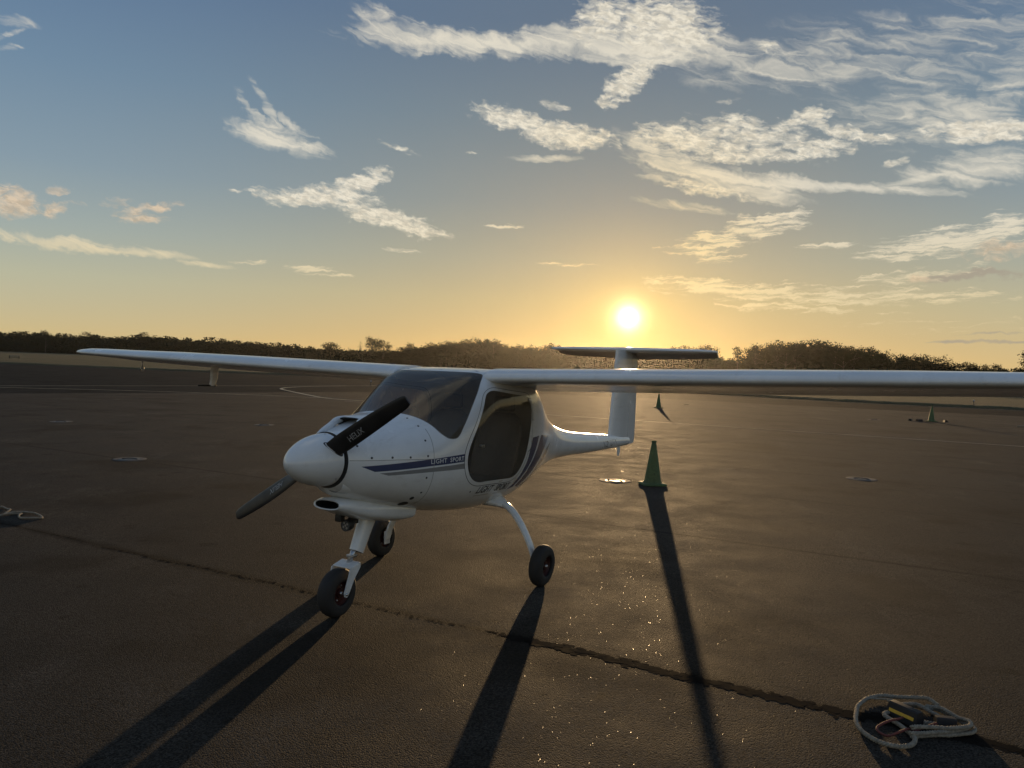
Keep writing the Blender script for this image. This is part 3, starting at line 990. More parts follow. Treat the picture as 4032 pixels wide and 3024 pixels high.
def build_fuselage():
    xs = [1.665 - 0.042 * i for i in range(70)]
    x = xs[-1]
    while x > -3.95:
        x -= 0.1
        xs.append(x)
    xs[-1] = -4.05
    nv = 72
    polys = [p for _, p in REG]
    flat = [pt for p in polys for pt in p]
    cell = {}
    for a, b in flat:
        cell.setdefault((int(a // 0.02), int(b // 0.02)), []).append((a, b))
    def near(a, b, d=0.011):
        ci, cj = int(a // 0.02), int(b // 0.02)
        for i in (-1, 0, 1):
            for j in (-1, 0, 1):
                for p in cell.get((ci + i, cj + j), ()):
                    if (p[0] - a) ** 2 + (p[1] - b) ** 2 < d * d:
                        return True
        return False
    pts, edges = [], []
    for x in xs:
        for j in range(nv + 1):
            b = VS * j / nv
            if j in (0, nv) or x in (xs[0], xs[-1]) or not near(x, b):
                pts.append(Vector((x, b)))
    for p in polys:
        k = len(pts)
        pts += [Vector(q) for q in p]
        edges += [(k + i, k + (i + 1) % len(p)) for i in range(len(p))]
    v2, _, f2, _, _, _ = delaunay_2d_cdt(pts, edges, [], 0, 1e-5)
    P3 = [hull(p.x, min(1, max(0, p.y / VS))) for p in v2]
    groups = {}
    boxes = []
    for nm, p in REG:
        ax = [q[0] for q in p]; bx = [q[1] for q in p]
        boxes.append((nm, p, min(ax), max(ax), min(bx), max(bx)))
    for f in f2:
        cx = sum(v2[i].x for i in f) / len(f)
        cy = sum(v2[i].y for i in f) / len(f)
        key = 'body'
        for nm, p, a0, a1, b0, b1 in boxes:
            if a0 <= cx <= a1 and b0 <= cy <= b1 and inside(p, cx, cy):
                key = nm
                break
        groups.setdefault(key, []).append(f)
    def make(name, keys, mats, parent):
        used, faces, mi = {}, [], []
        verts = []
        for k, key in enumerate(keys):
            for f in groups.get(key, []):
                q = []
                for i in f:
                    if i not in used:
                        used[i] = len(verts)
                        verts.append(P3[i])
                    q.append(used[i])
                # outward winding
                a, b, c = (P3[f[0]], P3[f[1]], P3[f[2]])
                nrm = (b - a).cross(c - a)
                m = (a + b + c) / 3
                zb, zt = sec(m.x)[:2]
                if nrm.dot(m - Vector((m.x, 0, (zb + zt) / 2))) < 0:
                    q.reverse()
                faces.append(tuple(q))
                mi.append(k)
        o = mobj(name, verts, faces, None, parent, mats=mats, midx=mi)
        bm = bmesh.new()
        bm.from_mesh(o.data)
        bmesh.ops.remove_doubles(bm, verts=bm.verts, dist=1e-4)
        bm.to_mesh(o.data)
        bm.free()
        return o
    body = make('fuselage', ['body', 'blue', 'grey', 'seam', 'gap1', 'gap-1'], [M_WHITE, M_BLUE, M_GREY, M_FAINT, M_SEAM, M_SEAM], PLANE)
    make('windshield', ['windshield'], [M_GLASS], PLANE)
    doors = []
    for sd in (1, -1):
        d = make('door', ['door%d' % sd], [M_WHITE], PLANE)
        make('door_window', ['door_window%d' % sd], [M_GLASS], d)
        doors.append(d)
    return body, doors
FUSE, DOORS = build_fuselage()

def cap_disc(name, x, r, z, mat, parent, n=32, y=0.0, hole=0):
    v = [(x, y, z)] + [(x, y + r * math.cos(2 * PI * k / n), z + r * math.sin(2 * PI * k / n)) for k in range(n)]
    f = [(0, 1 + k, 1 + (k + 1) % n) for k in range(n)]
    return mobj(name, v, f, mat, parent)
# firewall disc behind the spinner closes the cowl
cap_disc('cowl_face', 1.66, 0.19, 1.095, M_SEAM, FUSE)

# ---- spinner
SPZ = 1.100
def spinner():
    prof = []
    x0, x1, r = 1.685, 2.025, 0.178
    for i in range(22):
        t = math.sin(PI / 2 * i / 21)
        # blunt ogive
        rr = r * (1 - t ** 1.85) ** 0.60 if t < 0.99999 else 0.0005
        prof.append((max(rr, 0.0006), x0 + (x1 - x0) * t))
    prof = [(r * 0.90, x0 - 0.004), (r * 0.985, x0 - 0.002)] + prof
    v, f = lathe(prof, 'x', 48, (0, 0, SPZ))
    o = mobj('spinner', v, f, M_WHITE, PLANE)
    auto_smooth(o, 50)
    cap_disc('backplate', x0 - 0.003, r * 0.9, SPZ, M_SEAM, o)
    for k in range(6):
        a = 2 * PI * k / 6 + 0.35
        v, f = lathe([(0.0001, 0.002), (0.006, 0.0015), (0.007, 0.0)], 'z', 8)
        s = mobj('screw', v, f, M_METAL, o)
        s.location = (x0 + 0.03, 0.1775 * math.cos(a), SPZ + 0.1775 * math.sin(a))
        s.rotation_euler = Vector((0, math.cos(a), math.sin(a))).to_track_quat('Z', 'Y').to_euler()
    return o
SPIN = spinner()

M_LETTERP = plain('shaded_blade_print', (0.30, 0.30, 0.30), 0.6, scale=40, var=0.4)  # white print painted grey, the shade on the blades put into its colour
# ---- propeller: two carbon blades
PX, PR, PANG = 1.752, 0.856, math.radians(32.8)
HUB = Vector((PX, -0.01, SPZ - 0.012))
def blade_point(r, c, side, sgn):
    """r along the blade, c -.5 (trailing) .. .5 (leading), side +1 front"""
    t = (r - 0.10) / (PR - 0.10)
    ch = _herm([1, 0.97, 0.75, 0.45, 0.2, 0.0], [0.060, 0.080, 0.104, 0.122, 0.130, 0.114], t)
    beta = math.radians(_herm([1, 0.7, 0.4, 0.15, 0.0], [15, 19, 27, 38, 44], t))
    th = _herm([1, 0.5, 0.0], [0.006, 0.013, 0.030], t)
    sweep = -0.02 * t * t
    u = Vector((0, math.cos(PANG), math.sin(PANG))) * sgn
    perp = Vector((0, -math.sin(PANG), math.cos(PANG))) * sgn
    fwd = Vector((1, 0, 0))
    cd = perp * math.cos(beta) + fwd * math.sin(beta)
    nd = fwd * math.cos(beta) - perp * math.sin(beta)
    prof = max(0.0, 1 - (2 * c) ** 2) ** 0.5
    return HUB + u * r + cd * (c * ch + sweep) + nd * (side * th * 0.5 * prof + (0.006 * prof if side > 0 else 0))
def blade(sgn):
    rs = [0.10 + (PR - 0.10) * i / 30 for i in range(31)]
    cs = [-0.5 + i / 10 for i in range(11)]
    v, f = [], []
    for r in rs:
        ring = [blade_point(r, c, 1, sgn) for c in cs] + [blade_point(r, c, -1, sgn) for c in reversed(cs[1:-1])]
        v += ring
    n = 20
    for i in range(len(rs) - 1):
        for k in range(n):
            f.append((i * n + k, i * n + (k + 1) % n, (i + 1) * n + (k + 1) % n, (i + 1) * n + k))
    f.append(tuple(range(n)))
    f.append(tuple(range(30 * n, 31 * n)))
    o = mobj('propeller_blade', v, f, M_PROP, PLANE)
    return auto_smooth(o, 60)

def text_mesh(body, size=1.0, shear=0.0, space=1.0, bold=0.012):
    cu = bpy.data.curves.new('lettering', 'FONT')
    cu.body = body
    cu.size = size
    cu.shear = shear
    cu.space_character = space
    cu.resolution_u = 3
    cu.offset = bold
    ob = bpy.data.objects.new('lettering', cu)
    COL.objects.link(ob)
    dg = bpy.context.evaluated_depsgraph_get()
    me = bpy.data.meshes.new_from_object(ob.evaluated_get(dg))
    bpy.data.objects.remove(ob, do_unlink=True)
    bm = bmesh.new()
    bm.from_mesh(me)
    bmesh.ops.triangulate(bm, faces=bm.faces)
    V = [v.co.copy() for v in bm.verts]
    F = [tuple(v.index for v in f.verts) for f in bm.faces]
    bm.free()
    xs = [v.x for v in V]
    x0, x1 = min(xs), max(xs)
    h = max(v.y for v in V if True)
    return [((v.x - x0) / (x1 - x0), v.y / h) for v in V], F
def lettering(name, body, fn, mat, parent, shear=0.0, space=1.0):
    uv, F = text_mesh(body, 1.0, shear, space)
    return mobj(name, [fn(a, b) for a, b in uv], F, mat, parent, smooth=False)
def blade_front(r, c, sgn):
    p = blade_point(r, c, 1, sgn)
    t = (r - 0.10) / (PR - 0.10)
    beta = math.radians(_herm([1, 0.7, 0.4, 0.15, 0.0], [15, 19, 27, 38, 44], t))
    perp = Vector((0, -math.sin(PANG), math.cos(PANG))) * sgn
    return p + (Vector((1, 0, 0)) * math.cos(beta) - perp * math.sin(beta)) * 0.0015
for sgn in (1, -1):
    bl = blade(sgn)
    lettering('lettering', 'HELIX', lambda a, b, s=sgn: blade_front(0.33 + 0.14 * a, -0.17 + 0.32 * b, s), M_LETTERP, bl, shear=0.12)
    bev = blade_point(0.14, 0.5, 1, sgn)
    # dark cut-out in the spinner where the blade root turns
    u = Vector((0, math.cos(PANG), math.sin(PANG))) * sgn
    perp = Vector((0, -math.sin(PANG), math.cos(PANG))) * sgn
    v, f = [], []
    for k in range(24):
        a = 2 * PI * k / 24
        cd = perp * math.cos(math.radians(44)) + Vector((1, 0, 0)) * math.sin(math.radians(44))
        nd = Vector((1, 0, 0)) * math.cos(math.radians(44)) - perp * math.sin(math.radians(44))
        off = cd * (0.078 * math.cos(a)) + nd * (0.026 * math.sin(a))
        for rr in (0.10, 0.1785):
            q = HUB + off + u * rr
            # drop the outer ring onto the spinner skin
            if rr > 0.15:
                t = min(1, max(0, (q.x - 1.685) / 0.34))
                rad = 0.178 * (1 - t ** 1.85) ** 0.60 if t < 1 else 0.01
                w = Vector((0, q.y, q.z - SPZ))
                lat = w - u * w.dot(u)
                along = math.sqrt(max(1e-6, (rad + 0.0015) ** 2 - lat.length_squared))
                q = Vector((q.x, lat.y + u.y * along, SPZ + lat.z + u.z * along))
            v.append(q)
    n = 24
    f = [(2 * k, 2 * ((k + 1) % n), 2 * ((k + 1) % n) + 1, 2 * k + 1) for k in range(n)]
    f.append(tuple(2 * k + 1 for k in range(n)))
    mobj('blade_socket', v, f, M_BLACK, SPIN, smooth=False)

# ---- cowl details
def loft(name, rings, mat, parent, cap0=True, cap1=True, deg=45):
    n = len(rings[0])
    v = [p for r in rings for p in r]
    f = []
    for i in range(len(rings) - 1):
        for k in range(n):
            f.append((i * n + k, i * n + (k + 1) % n, (i + 1) * n + (k + 1) % n, (i + 1) * n + k))
    if cap0: f.append(tuple(range(n)))
    if cap1: f.append(tuple(range((len(rings) - 1) * n, len(rings) * n)))
    return auto_smooth(mobj(name, v, f, mat, parent), deg)
def sring(x, yc, zc, hy, hz, p=2.5, n=28, dx=0.0):
    out = []
    for k in range(n):
        a = 2 * PI * k / n
        c, s = math.cos(a), math.sin(a)
        out.append(Vector((x + dx * s, yc + hy * math.copysign(abs(c) ** (2 / p), c), zc + hz * math.copysign(abs(s) ** (2 / p), s))))
    return out
# chin scoop under the engine
sc_st = [(1.655, 0.792, 0.112, 0.031, 2.6), (1.62, 0.790, 0.122, 0.042, 2.6), (1.53, 0.768, 0.142, 0.058, 2.6), (1.40, 0.738, 0.168, 0.072, 2.7), (1.22, 0.710, 0.195, 0.086, 2.8), (1.05, 0.688, 0.212, 0.088, 3.0), (0.93, 0.676, 0.218, 0.076, 3.2)]
rings = [sring(x, 0.005, zc, hy, hz, p, dx=-0.012) for x, zc, hy, hz, p in sc_st]
scoop = loft('chin_scoop', rings, M_WHITE, PLANE, cap0=False)
lip = [sring(1.655, 0.005, 0.792, 0.112, 0.031, 2.6, dx=-0.012), sring(1.648, 0.005, 0.792, 0.102, 0.024, 2.6, dx=-0.012), sring(1.50, 0.005, 0.785, 0.085, 0.02, 2.6)]
loft('intake_lip', lip[:2], M_WHITE, scoop, False, False)
loft('intake_duct', lip[1:], M_BLACK, scoop, False, True)
# cheek inlet tucked under the spinner on the left
cz, cy = 0.960, 0.062
ring0 = [sring(1.650 - i * 0.02, cy + 0.01 * i, cz, 0.080 + 0.004 * i, 0.080 + 0.004 * i, 2.0) for i in range(6)]
ck = loft('cheek_inlet', ring0, M_WHITE, PLANE, False, True)
loft('inlet_bore', [sring(1.650, cy, cz, 0.080, 0.080, 2.0), sring(1.644, cy, cz, 0.076, 0.076, 2.0), sring(1.62, cy, cz, 0.072, 0.072, 2.0)], M_GREY, ck, False, True)
# hooded inlet on top of the cowl
hd = []
for x, zc, hy, hz in ((1.395, 1.330, 0.112, 0.038), (1.36, 1.335, 0.118, 0.040), (1.28, 1.345, 0.120, 0.038), (1.18, 1.357, 0.115, 0.032), (1.08, 1.372, 0.100, 0.022)):
    hd.append(sring(x, -0.035, zc, hy, hz, 3.0))
hood = loft('cowl_hood', hd, M_WHITE, PLANE, False, True)
loft('hood_mouth', [sring(1.3955, -0.035, 1.330, 0.112, 0.038, 3.0), sring(1.386, -0.035, 1.329, 0.104, 0.030, 3.0), sring(1.25, -0.035, 1.32, 0.09, 0.02, 3.0)], M_BLACK, hood, False, True)
# raised lips that lead the air from the spinner into the hood
for sd in (-1, 1):
    pth = catmull([hull(1.66, 0.5 - 0.07 * sd) + Vector((0, 0, -0.012)), hull(1.58, 0.5 - 0.068 * sd) + Vector((0, 0, 0.006)),
                   hull(1.50, 0.5 - 0.060 * sd) + Vector((0, 0, 0.018)), Vector((1.42, -0.035 + 0.108 * sd, 1.336)), Vector((1.34, -0.035 + 0.112 * sd, 1.348)),
                   Vector((1.22, -0.035 + 0.108 * sd, 1.352))], 5)
    v, f = tube(pth, [0.012 + 0.006 * math.sin(PI * i / (len(pth) - 1)) for i in range(len(pth))], 10, squash=(1, 1.6))
    mobj('inlet_lip', v, f, M_WHITE, hood)
# fasteners along the cowl joint
for x, z in ((1.54, 1.122), (1.41, 1.120), (1.28, 1.115), (1.14, 1.117), (1.09, 1.367), (1.10, 1.318), (1.13, 1.223), (1.14, 0.963), (1.13, 0.852), (0.60, 0.80), (1.60, 1.20)):
    for sd in (1, -1):
        v_ = v_at(x, z, sd)
        v, f = lathe([(0.0001, 0.0022), (0.006, 0.0018), (0.0085, 0.0)], 'z', 8)
        s = mobj('cowl_screw', v, f, M_SEAM, FUSE)
        s.location = hull(x, v_)
        s.rotation_euler = hull_normal(x, v_).to_track_quat('Z', 'Y').to_euler()
# oil door vents low on the cowl
for x, z, a, b in ((1.165, 0.765, 0.034, 0.017), (1.165, 0.812, 0.016, 0.012)):
    nv_ = 20
    pts = [on_side(x + a * math.cos(2 * PI * k / nv_), z + b * math.sin(2 * PI * k / nv_) + 0.25 * a * math.cos(2 * PI * k / nv_), 0.002) for k in range(nv_)]
    mobj('drain_hole', pts, [tuple(range(nv_))], M_SEAM, FUSE, smooth=False)

# ---- lettering on the flank
def flank(x0, z0, x1, z1, h):
    return lambda a, b: on_side(x0 + (x1 - x0) * a, z0 + (z1 - z0) * a + h * b, 0.0022)
lettering('lettering', 'LIGHT', flank(1.115, 1.060, 0.968, 1.061, 0.031), M_LETTERW, FUSE, space=1.12)
lettering('lettering', 'SPORT', flank(0.934, 1.061, 0.785, 1.062, 0.031), M_LETTERW, FUSE, space=1.12)
lettering('lettering', 'LIGHT', flank(0.515, 0.777, 0.275, 0.766, 0.056), M_LETTER, FUSE, shear=0.22)
lettering('lettering', 'SPORT', flank(0.235, 0.764, -0.01, 0.752, 0.056), M_LETTER, FUSE, shear=0.22)
for (xa, xb, za, zb_) in ((0.52, 0.30, 0.752, 0.742), (0.22, 0.10, 0.735, 0.728)):
    q = [on_side(xa + (xb - xa) * t, za + (zb_ - za) * t + s, 0.002) for t in (0, .33, .66, 1) for s in (0, 0.007)]
    mobj('small_print', q, [(0, 1, 3, 2), (2, 3, 5, 4), (4, 5, 7, 6)], M_GREY, FUSE, smooth=False)
lettering('registration', 'N21UW', lambda a, b: on_side(-3.02 - 0.52 * a, 0.835 + 0.004 * a + 0.075 * b, 0.002), M_GREY, FUSE)
q = [on_side(0.23 - 0.06 * t, 0.838 + s, 0.0022) for t in (0, 1) for s in (0, 0.010)]
mobj('placard', q, [(0, 1, 3, 2)], M_GREY, FUSE, smooth=False)

# ---- wings
def airfoil(n=24, t=0.135, m=0.046, p=0.42):
    up, lo = [], []
    for i in range(n + 1):
        x = 0.5 * (1 - math.cos(PI * i / n))
        yt = 5 * t * (0.2969 * math.sqrt(x) - 0.126 * x - 0.3516 * x * x + 0.2843 * x ** 3 - 0.1036 * x ** 4)
        yc = m / p ** 2 * (2 * p * x - x * x) if x < p else m / (1 - p) ** 2 * (1 - 2 * p + 2 * p * x - x * x)
        up.append((x, yc + yt))
        lo.append((x, yc - yt))
    return list(reversed(up)) + lo[1:-1]
AF = airfoil()
# |y|, leading edge x, chord, thickness factor
WST = [(0.44, 0.395, 1.02, 1.0), (0.60, 0.392, 1.015, 1.0), (1.2, 0.39, 1.00, 1.0), (2.4, 0.385, 0.98, 1.0), (3.4, 0.365, 0.92, 1.0), (4.2, 0.33, 0.82, 0.95), (4.75, 0.30, 0.74, 0.96),
       (5.00, 0.275, 0.68, 0.94), (5.13, 0.24, 0.58, 0.88), (5.20, 0.185, 0.44, 0.76), (5.235, 0.10, 0.26, 0.5)]
WZ = 1.673
def wing(side, slope):
    inc = math.radians(-6.6)
    rings = []
    for y, le, ch, th in WST:
        r = []
        for a, b in AF:
            dx, dz = -a * ch, b * ch * th
            r.append(Vector((le + dx * math.cos(inc) - dz * math.sin(inc) * -1, side * y, WZ + (y - 0.55) * slope + dz * math.cos(inc) + dx * -math.sin(inc) + (1 - th) * 0.0)))
        rings.append(r)
    o = loft('wing', rings, M_WHITE, PLANE, True, True, 60)
    # flaperon joint: shallow groove drawn as a thin dark strip on the lower and upper skin
    for surf in (0, 1):
        v, f = [], []
        pts_y = [0.62, 1.2, 2.4, 3.4, 4.2, 4.72]
        for y in pts_y:
            le = _herm([-a[0] for a in WST], [a[1] for a in WST], -y)
            ch = _herm([-a[0] for a in WST], [a[2] for a in WST], -y)
            th = _herm([-a[0] for a in WST], [a[3] for a in WST], -y)
            for a in (0.795, 0.803):
                # interpolate profile
                half = AF[:25] if surf else [AF[24]] + AF[25:] + [AF[0]]
                pr = sorted(half)
                for (x0, z0), (x1, z1) in zip(pr, pr[1:]):
                    if x0 <= a <= x1:
                        b = z0 + (z1 - z0) * (a - x0) / (x1 - x0)
                        break
                dx, dz = -a * ch, b * ch * th + (0.0015 if surf else -0.0015)
                v.append((le + dx * math.cos(inc) + dz * math.sin(inc), side * y, WZ + (y - 0.55) * slope + dz * math.cos(inc) - dx * math.sin(inc)))
        f = [(2 * i, 2 * i + 1, 2 * i + 3, 2 * i + 2) for i in range(len(pts_y) - 1)]
        mobj('flaperon_gap', v, f, M_SEAM, o, smooth=False)
    return o
WL = wing(1, 0.0305)
WR = wing(-1, 0.0195)
def wing_under(y, x, slope, side):
    return WZ + (abs(y) - 0.55) * slope - (0.39 - x) * 0.08 - 0.055
# pitot tube on a blade under the right wing
pz = wing_under(3.13, 0.0, 0.0195, -1)
rings = [[Vector((x0 + dx * s, -3.13 + yy, z)) for dx, yy in ((0.045, 0), (0.025, 0.012), (-0.03, 0.010), (-0.05, 0), (-0.03, -0.010), (0.025, -0.012))] for z, s, x0 in ((pz + 0.05, 1.15, -0.03), (1.53, 1.0, -0.02), (1.452, 0.8, 0.0))]
pit = loft('pitot_mast', rings, M_STRUT, WR, True, True, 30)
v, f = tube([(-0.05, -3.13, 1.456), (0.02, -3.13, 1.456), (0.17, -3.13, 1.458)], [0.011, 0.0105, 0.008], 10)
mobj('pitot_tube', v, f, M_BLACK, pit)
# tie-down ring under the right wing
tz = wing_under(4.14, 0.1, 0.0195, -1)
v, f = tube([(0.1, -4.14, tz + 0.02), (0.1, -4.14, tz - 0.05)], 0.006, 8)
st_ = mobj('tie_down_eye', v, f, M_METAL, WR)
v, f = tube([(0.1 + 0.018 * math.sin(a), -4.14 + 0.006 * math.cos(a), tz - 0.068 + 0.020 * math.cos(a)) for a in [2 * PI * k / 16 for k in range(16)]], 0.005, 8, closed=True)
mobj('ring', v, f, M_METAL, st_)
# fuel caps and fasteners along the roof joint
for k in range(7):
    y = -0.42 + 0.14 * k
    v, f = lathe([(0.0001, 0.005), (0.009, 0.004), (0.011, 0.0)], 'z', 8)
    s = mobj('roof_fastener', v, f, M_METAL, FUSE)
    s.location = hull(0.32, 0.5 - 0.105 * y / 0.42)
for sd, sl in ((1, 0.0305), (-1, 0.0195)):
    v, f = lathe([(0.0001, 0.016), (0.026, 0.014), (0.030, 0.0)], 'z', 16)
    s = mobj('fuel_cap', v, f, M_BLACK, WL if sd > 0 else WR)
    s.location = (0.12, sd * 0.66, 1.742)

# ---- tail
SYM = airfoil(16, 0.10, 0.0001, 0.4)
def fin_ring(z, le, ch, a0, a1, gap=0.0):
    r = []
    pr = [(min(max(a, a0), a1), b) for a, b in SYM]
    def th(a):
        up = sorted(SYM[:17])
        for (x0, t0), (x1, t1) in zip(up, up[1:]):
            if x0 <= a <= x1:
                return t0 + (t1 - t0) * (a - x0) / (x1 - x0 + 1e-9)
        return 0
    A = [a0 + (a1 - a0) * 0.5 * (1 - math.cos(PI * k / 10)) for k in range(11)]
    for a in A:
        r.append(Vector((le - a * ch, th(a) * ch, z)))
    for a in reversed(A):
        r.append(Vector((le - a * ch, -th(a) * ch - 0.0004, z)))
    return r
FZ = [(0.86, -3.41, 0.955), (1.0, -3.43, 0.945), (1.3, -3.475, 0.905), (1.65, -3.53, 0.855), (2.03, -3.585, 0.80)]
fin = loft('fin', [fin_ring(z, le, ch, 0.0, 0.60) for z, le, ch in FZ], M_WHITE, PLANE, True, True, 50)
RZ = [(0.80, -3.43, 0.90), (0.86, -3.41, 0.955)] + FZ[1:-1] + [(1.99, -3.58, 0.805)]
loft('rudder', [fin_ring(z, le, ch, 0.612, 1.0) for z, le, ch in RZ], M_WHITE, PLANE, True, True, 50)
# tailplane with the elevator drooping
TP = [(0.0, -3.80, 0.66), (0.5, -3.84, 0.60), (0.9, -3.885, 0.53), (1.05, -3.92, 0.46), (1.115, -3.98, 0.35), (1.135, -4.06, 0.2)]
TPS = [(-y, le, ch) for y, le, ch in reversed(TP)] + TP[1:]
def tp_ring(y, le, ch, a0, a1, droop=0.0):
    A = [a0 + (a1 - a0) * 0.5 * (1 - math.cos(PI * k / 8)) for k in range(9)]
    up = sorted(SYM[:17])
    def th(a):
        for (x0, t0), (x1, t1) in zip(up, up[1:]):
            if x0 <= a <= x1:
                return t0 + (t1 - t0) * (a - x0) / (x1 - x0 + 1e-9)
        return 0
    r = []
    for sgn in (1, -1):
        for a in (A if sgn > 0 else list(reversed(A))):
            dx, dz = (a - a0) * ch, sgn * th(a) * ch * 1.1
            r.append(Vector((le - a0 * ch - dx * math.cos(droop) - dz * math.sin(droop), y, 2.042 - dx * math.sin(droop) + dz * math.cos(droop) - sgn * 0.0002)))
    return r
loft('tailplane', [tp_ring(y, le, ch, 0.0, 0.58) for y, le, ch in TPS], M_WHITE, PLANE, True, True, 50)
loft('elevator', [tp_ring(y, le, ch, 0.595, 1.0, math.radians(24)) for y, le, ch in TPS[1:-1]], M_WHITE, PLANE, True, True, 50)
# tail skid
loft('tail_skid', [sring(-3.80, 0, 0, 0, 0)] and [[Vector((-3.78 + dx * s, yy * s, z)) for dx, yy in ((0.05, 0), (0.02, 0.012), (-0.05, 0.008), (-0.06, 0), (-0.05, -0.008), (0.02, -0.012))] for z, s in ((0.80, 1.0), (0.72, 0.85), (0.672, 0.6))], M_STRUT, PLANE, True, True, 30)

# ---- wheels
def wheel(parent, c, R=0.168, W=0.052, cam=0.0):
    w = empty('wheel', c, 0, parent)
    w.rotation_euler = (cam, 0, 0)
    prof = []
    for k in range(17):
        a = -PI / 2 - 0.25 + (PI + 0.5) * k / 16
        rr = 0.064
        # plump tyre section
        prof.append((R - rr + rr * math.copysign(abs(math.cos(a)) ** 0.75, math.cos(a)) if True else 0, W * math.copysign(abs(math.sin(a)) ** 0.8, math.sin(a))))
    prof = [(0.088, -0.032)] + prof + [(0.088, 0.032)]
    v, f = lathe(prof, 'y', 40)
    mobj('tyre', v, f, M_RUBBER, w)
    rp = [(0.0005, -0.036), (0.03, -0.036), (0.034, -0.02), (0.075, -0.012), (0.086, -0.030), (0.092, -0.030), (0.092, 0.030), (0.086, 0.030), (0.075, 0.012), (0.034, 0.02), (0.03, 0.036), (0.0005, 0.036)]
    v, f = lathe(rp, 'y', 28)
    rim = auto_smooth(mobj('rim', v, f, M_RED, w), 30)
    for sd in (-1, 1):
        for k in range(4):
            a = PI / 2 * k + 0.4
            vv, ff = lathe([(0.0001, sd * 0.024), (0.006, sd * 0.023), (0.006, sd * 0.012)], 'y', 6, (0.052 * math.cos(a), 0, 0.052 * math.sin(a)))
            mobj('bolt', vv, ff, M_METAL, rim)
        vv, ff = lathe([(0.0001, sd * 0.05), (0.012, sd * 0.048), (0.014, sd * 0.034)], 'y', 8)
        mobj('axle_nut', vv, ff, M_METAL, rim)
    return w
R_T = 0.168
for sd in (1, -1):
    leg = empty('main_gear', (0, 0, 0), 0, PLANE)
    yz = [(0.30, 0.640), (0.40, 0.632), (0.475, 0.604), (0.54, 0.555), (0.60, 0.485), (0.655, 0.405), (0.705, 0.315), (0.738, 0.235), (0.752, 0.165)]
    yz = [(p.x, p.y) for p in catmull([(a, b, 0) for a, b in yz], 4)]
    rings = []
    for i, (y, z) in enumerate(yz):
        t = i / (len(yz) - 1)
        j0, j1 = max(i - 1, 0), min(i + 1, len(yz) - 1)
        d = Vector((yz[j1][0] - yz[j0][0], yz[j1][1] - yz[j0][1])).normalized()
        nrm = Vector((-d.y, d.x))
        wd, tk = 0.052 - 0.014 * t, 0.021 - 0.006 * t
        r = []
        for k in range(16):
            a = 2 * PI * k / 16
            cx_, sx_ = math.cos(a), math.sin(a)
            off = tk * math.copysign(abs(sx_) ** 0.7, sx_)
            r.append(Vector((-0.02 + 0.02 * t + wd * math.copysign(abs(cx_) ** 0.8, cx_), sd * (y + nrm.x * off), z + nrm.y * off)))
        rings.append(r)
    loft('spring_leg', rings, M_WHITE, leg, True, True, 40)
    # root fairing
    fr = [sring(0, 0, 0, 0.1, 0.1)]
    fair = []
    for k, (y, hx, hz) in enumerate(((0.26, 0.15, 0.055), (0.34, 0.13, 0.050), (0.405, 0.095, 0.040), (0.45, 0.06, 0.027))):
        ring = []
        for q in range(20):
            a = 2 * PI * q / 20
            ring.append(Vector((-0.02 + hx * math.cos(a), sd * y, 0.648 - 0.022 * (k ** 1.5) / 3 + hz * math.sin(a))))
        fair.append(ring)
    loft('leg_fairing', fair, M_WHITE, leg, True, True, 50)
    bevel_box('brake_plate', (0.0, sd * 0.757, 0.175), (0.075, 0.014, 0.12), M_STRUT, leg, 0.004)
    v, f = lathe([(0.016, sd * 0.742), (0.016, sd * 0.80)], 'y', 12, (0, 0, R_T))
    mobj('axle', v, f, M_METAL, leg)
    bevel_box('brake_caliper', (-0.055, sd * 0.772, 0.215), (0.05, 0.03, 0.06), M_METAL, leg, 0.005)
    v, f = tube(catmull([(-0.05, sd * 0.735, 0.25), (-0.045, sd * 0.70, 0.33), (-0.04, sd * 0.62, 0.46), (-0.04, sd * 0.5, 0.58)], 5), 0.004, 6)
    mobj('brake_line', v, f, M_BLACK, leg)
    wheel(leg, (0, sd * 0.822, R_T - 0.004), R_T, 0.054, sd * math.radians(-2.5))
# nose gear
ng = empty('nose_gear', (0, 0, 0), 0, PLANE)
top, bot = Vector((1.205, 0.0, 0.66)), Vector((1.325, 0.0, 0.412))
d = (bot - top).normalized()
def strut_ring(c, hx, hy, n=24):
    ax = Vector((1, 0, 0)) - d * d.x
    ax.normalize()
    return [c + ax * (hx * math.copysign(abs(math.cos(2 * PI * k / n)) ** 0.85, math.cos(2 * PI * k / n))) + Vector((0, hy * math.copysign(abs(math.sin(2 * PI * k / n)) ** 0.85, math.sin(2 * PI * k / n)), 0)) for k in range(n)]
loft('leg_fairing', [strut_ring(top + Vector((-.02, 0, .06)), 0.085, 0.058), strut_ring(top + d * 0.03, 0.072, 0.050), strut_ring(top + d * 0.15, 0.064, 0.046), strut_ring(bot, 0.058, 0.043)], M_WHITE, ng, True, True, 50)
v, f = tube([bot - d * 0.05 + Vector((0.025, 0, 0.01)), Vector((1.405, 0, 0.335))], 0.020, 16)
mobj('oleo_strut', v, f, M_METAL, ng)
bevel_box('strut_clamp', (1.372, 0, 0.392), (0.06, 0.055, 0.018), M_METAL, ng, 0.004)
AXN = Vector((1.515, 0, R_T - 0.004))
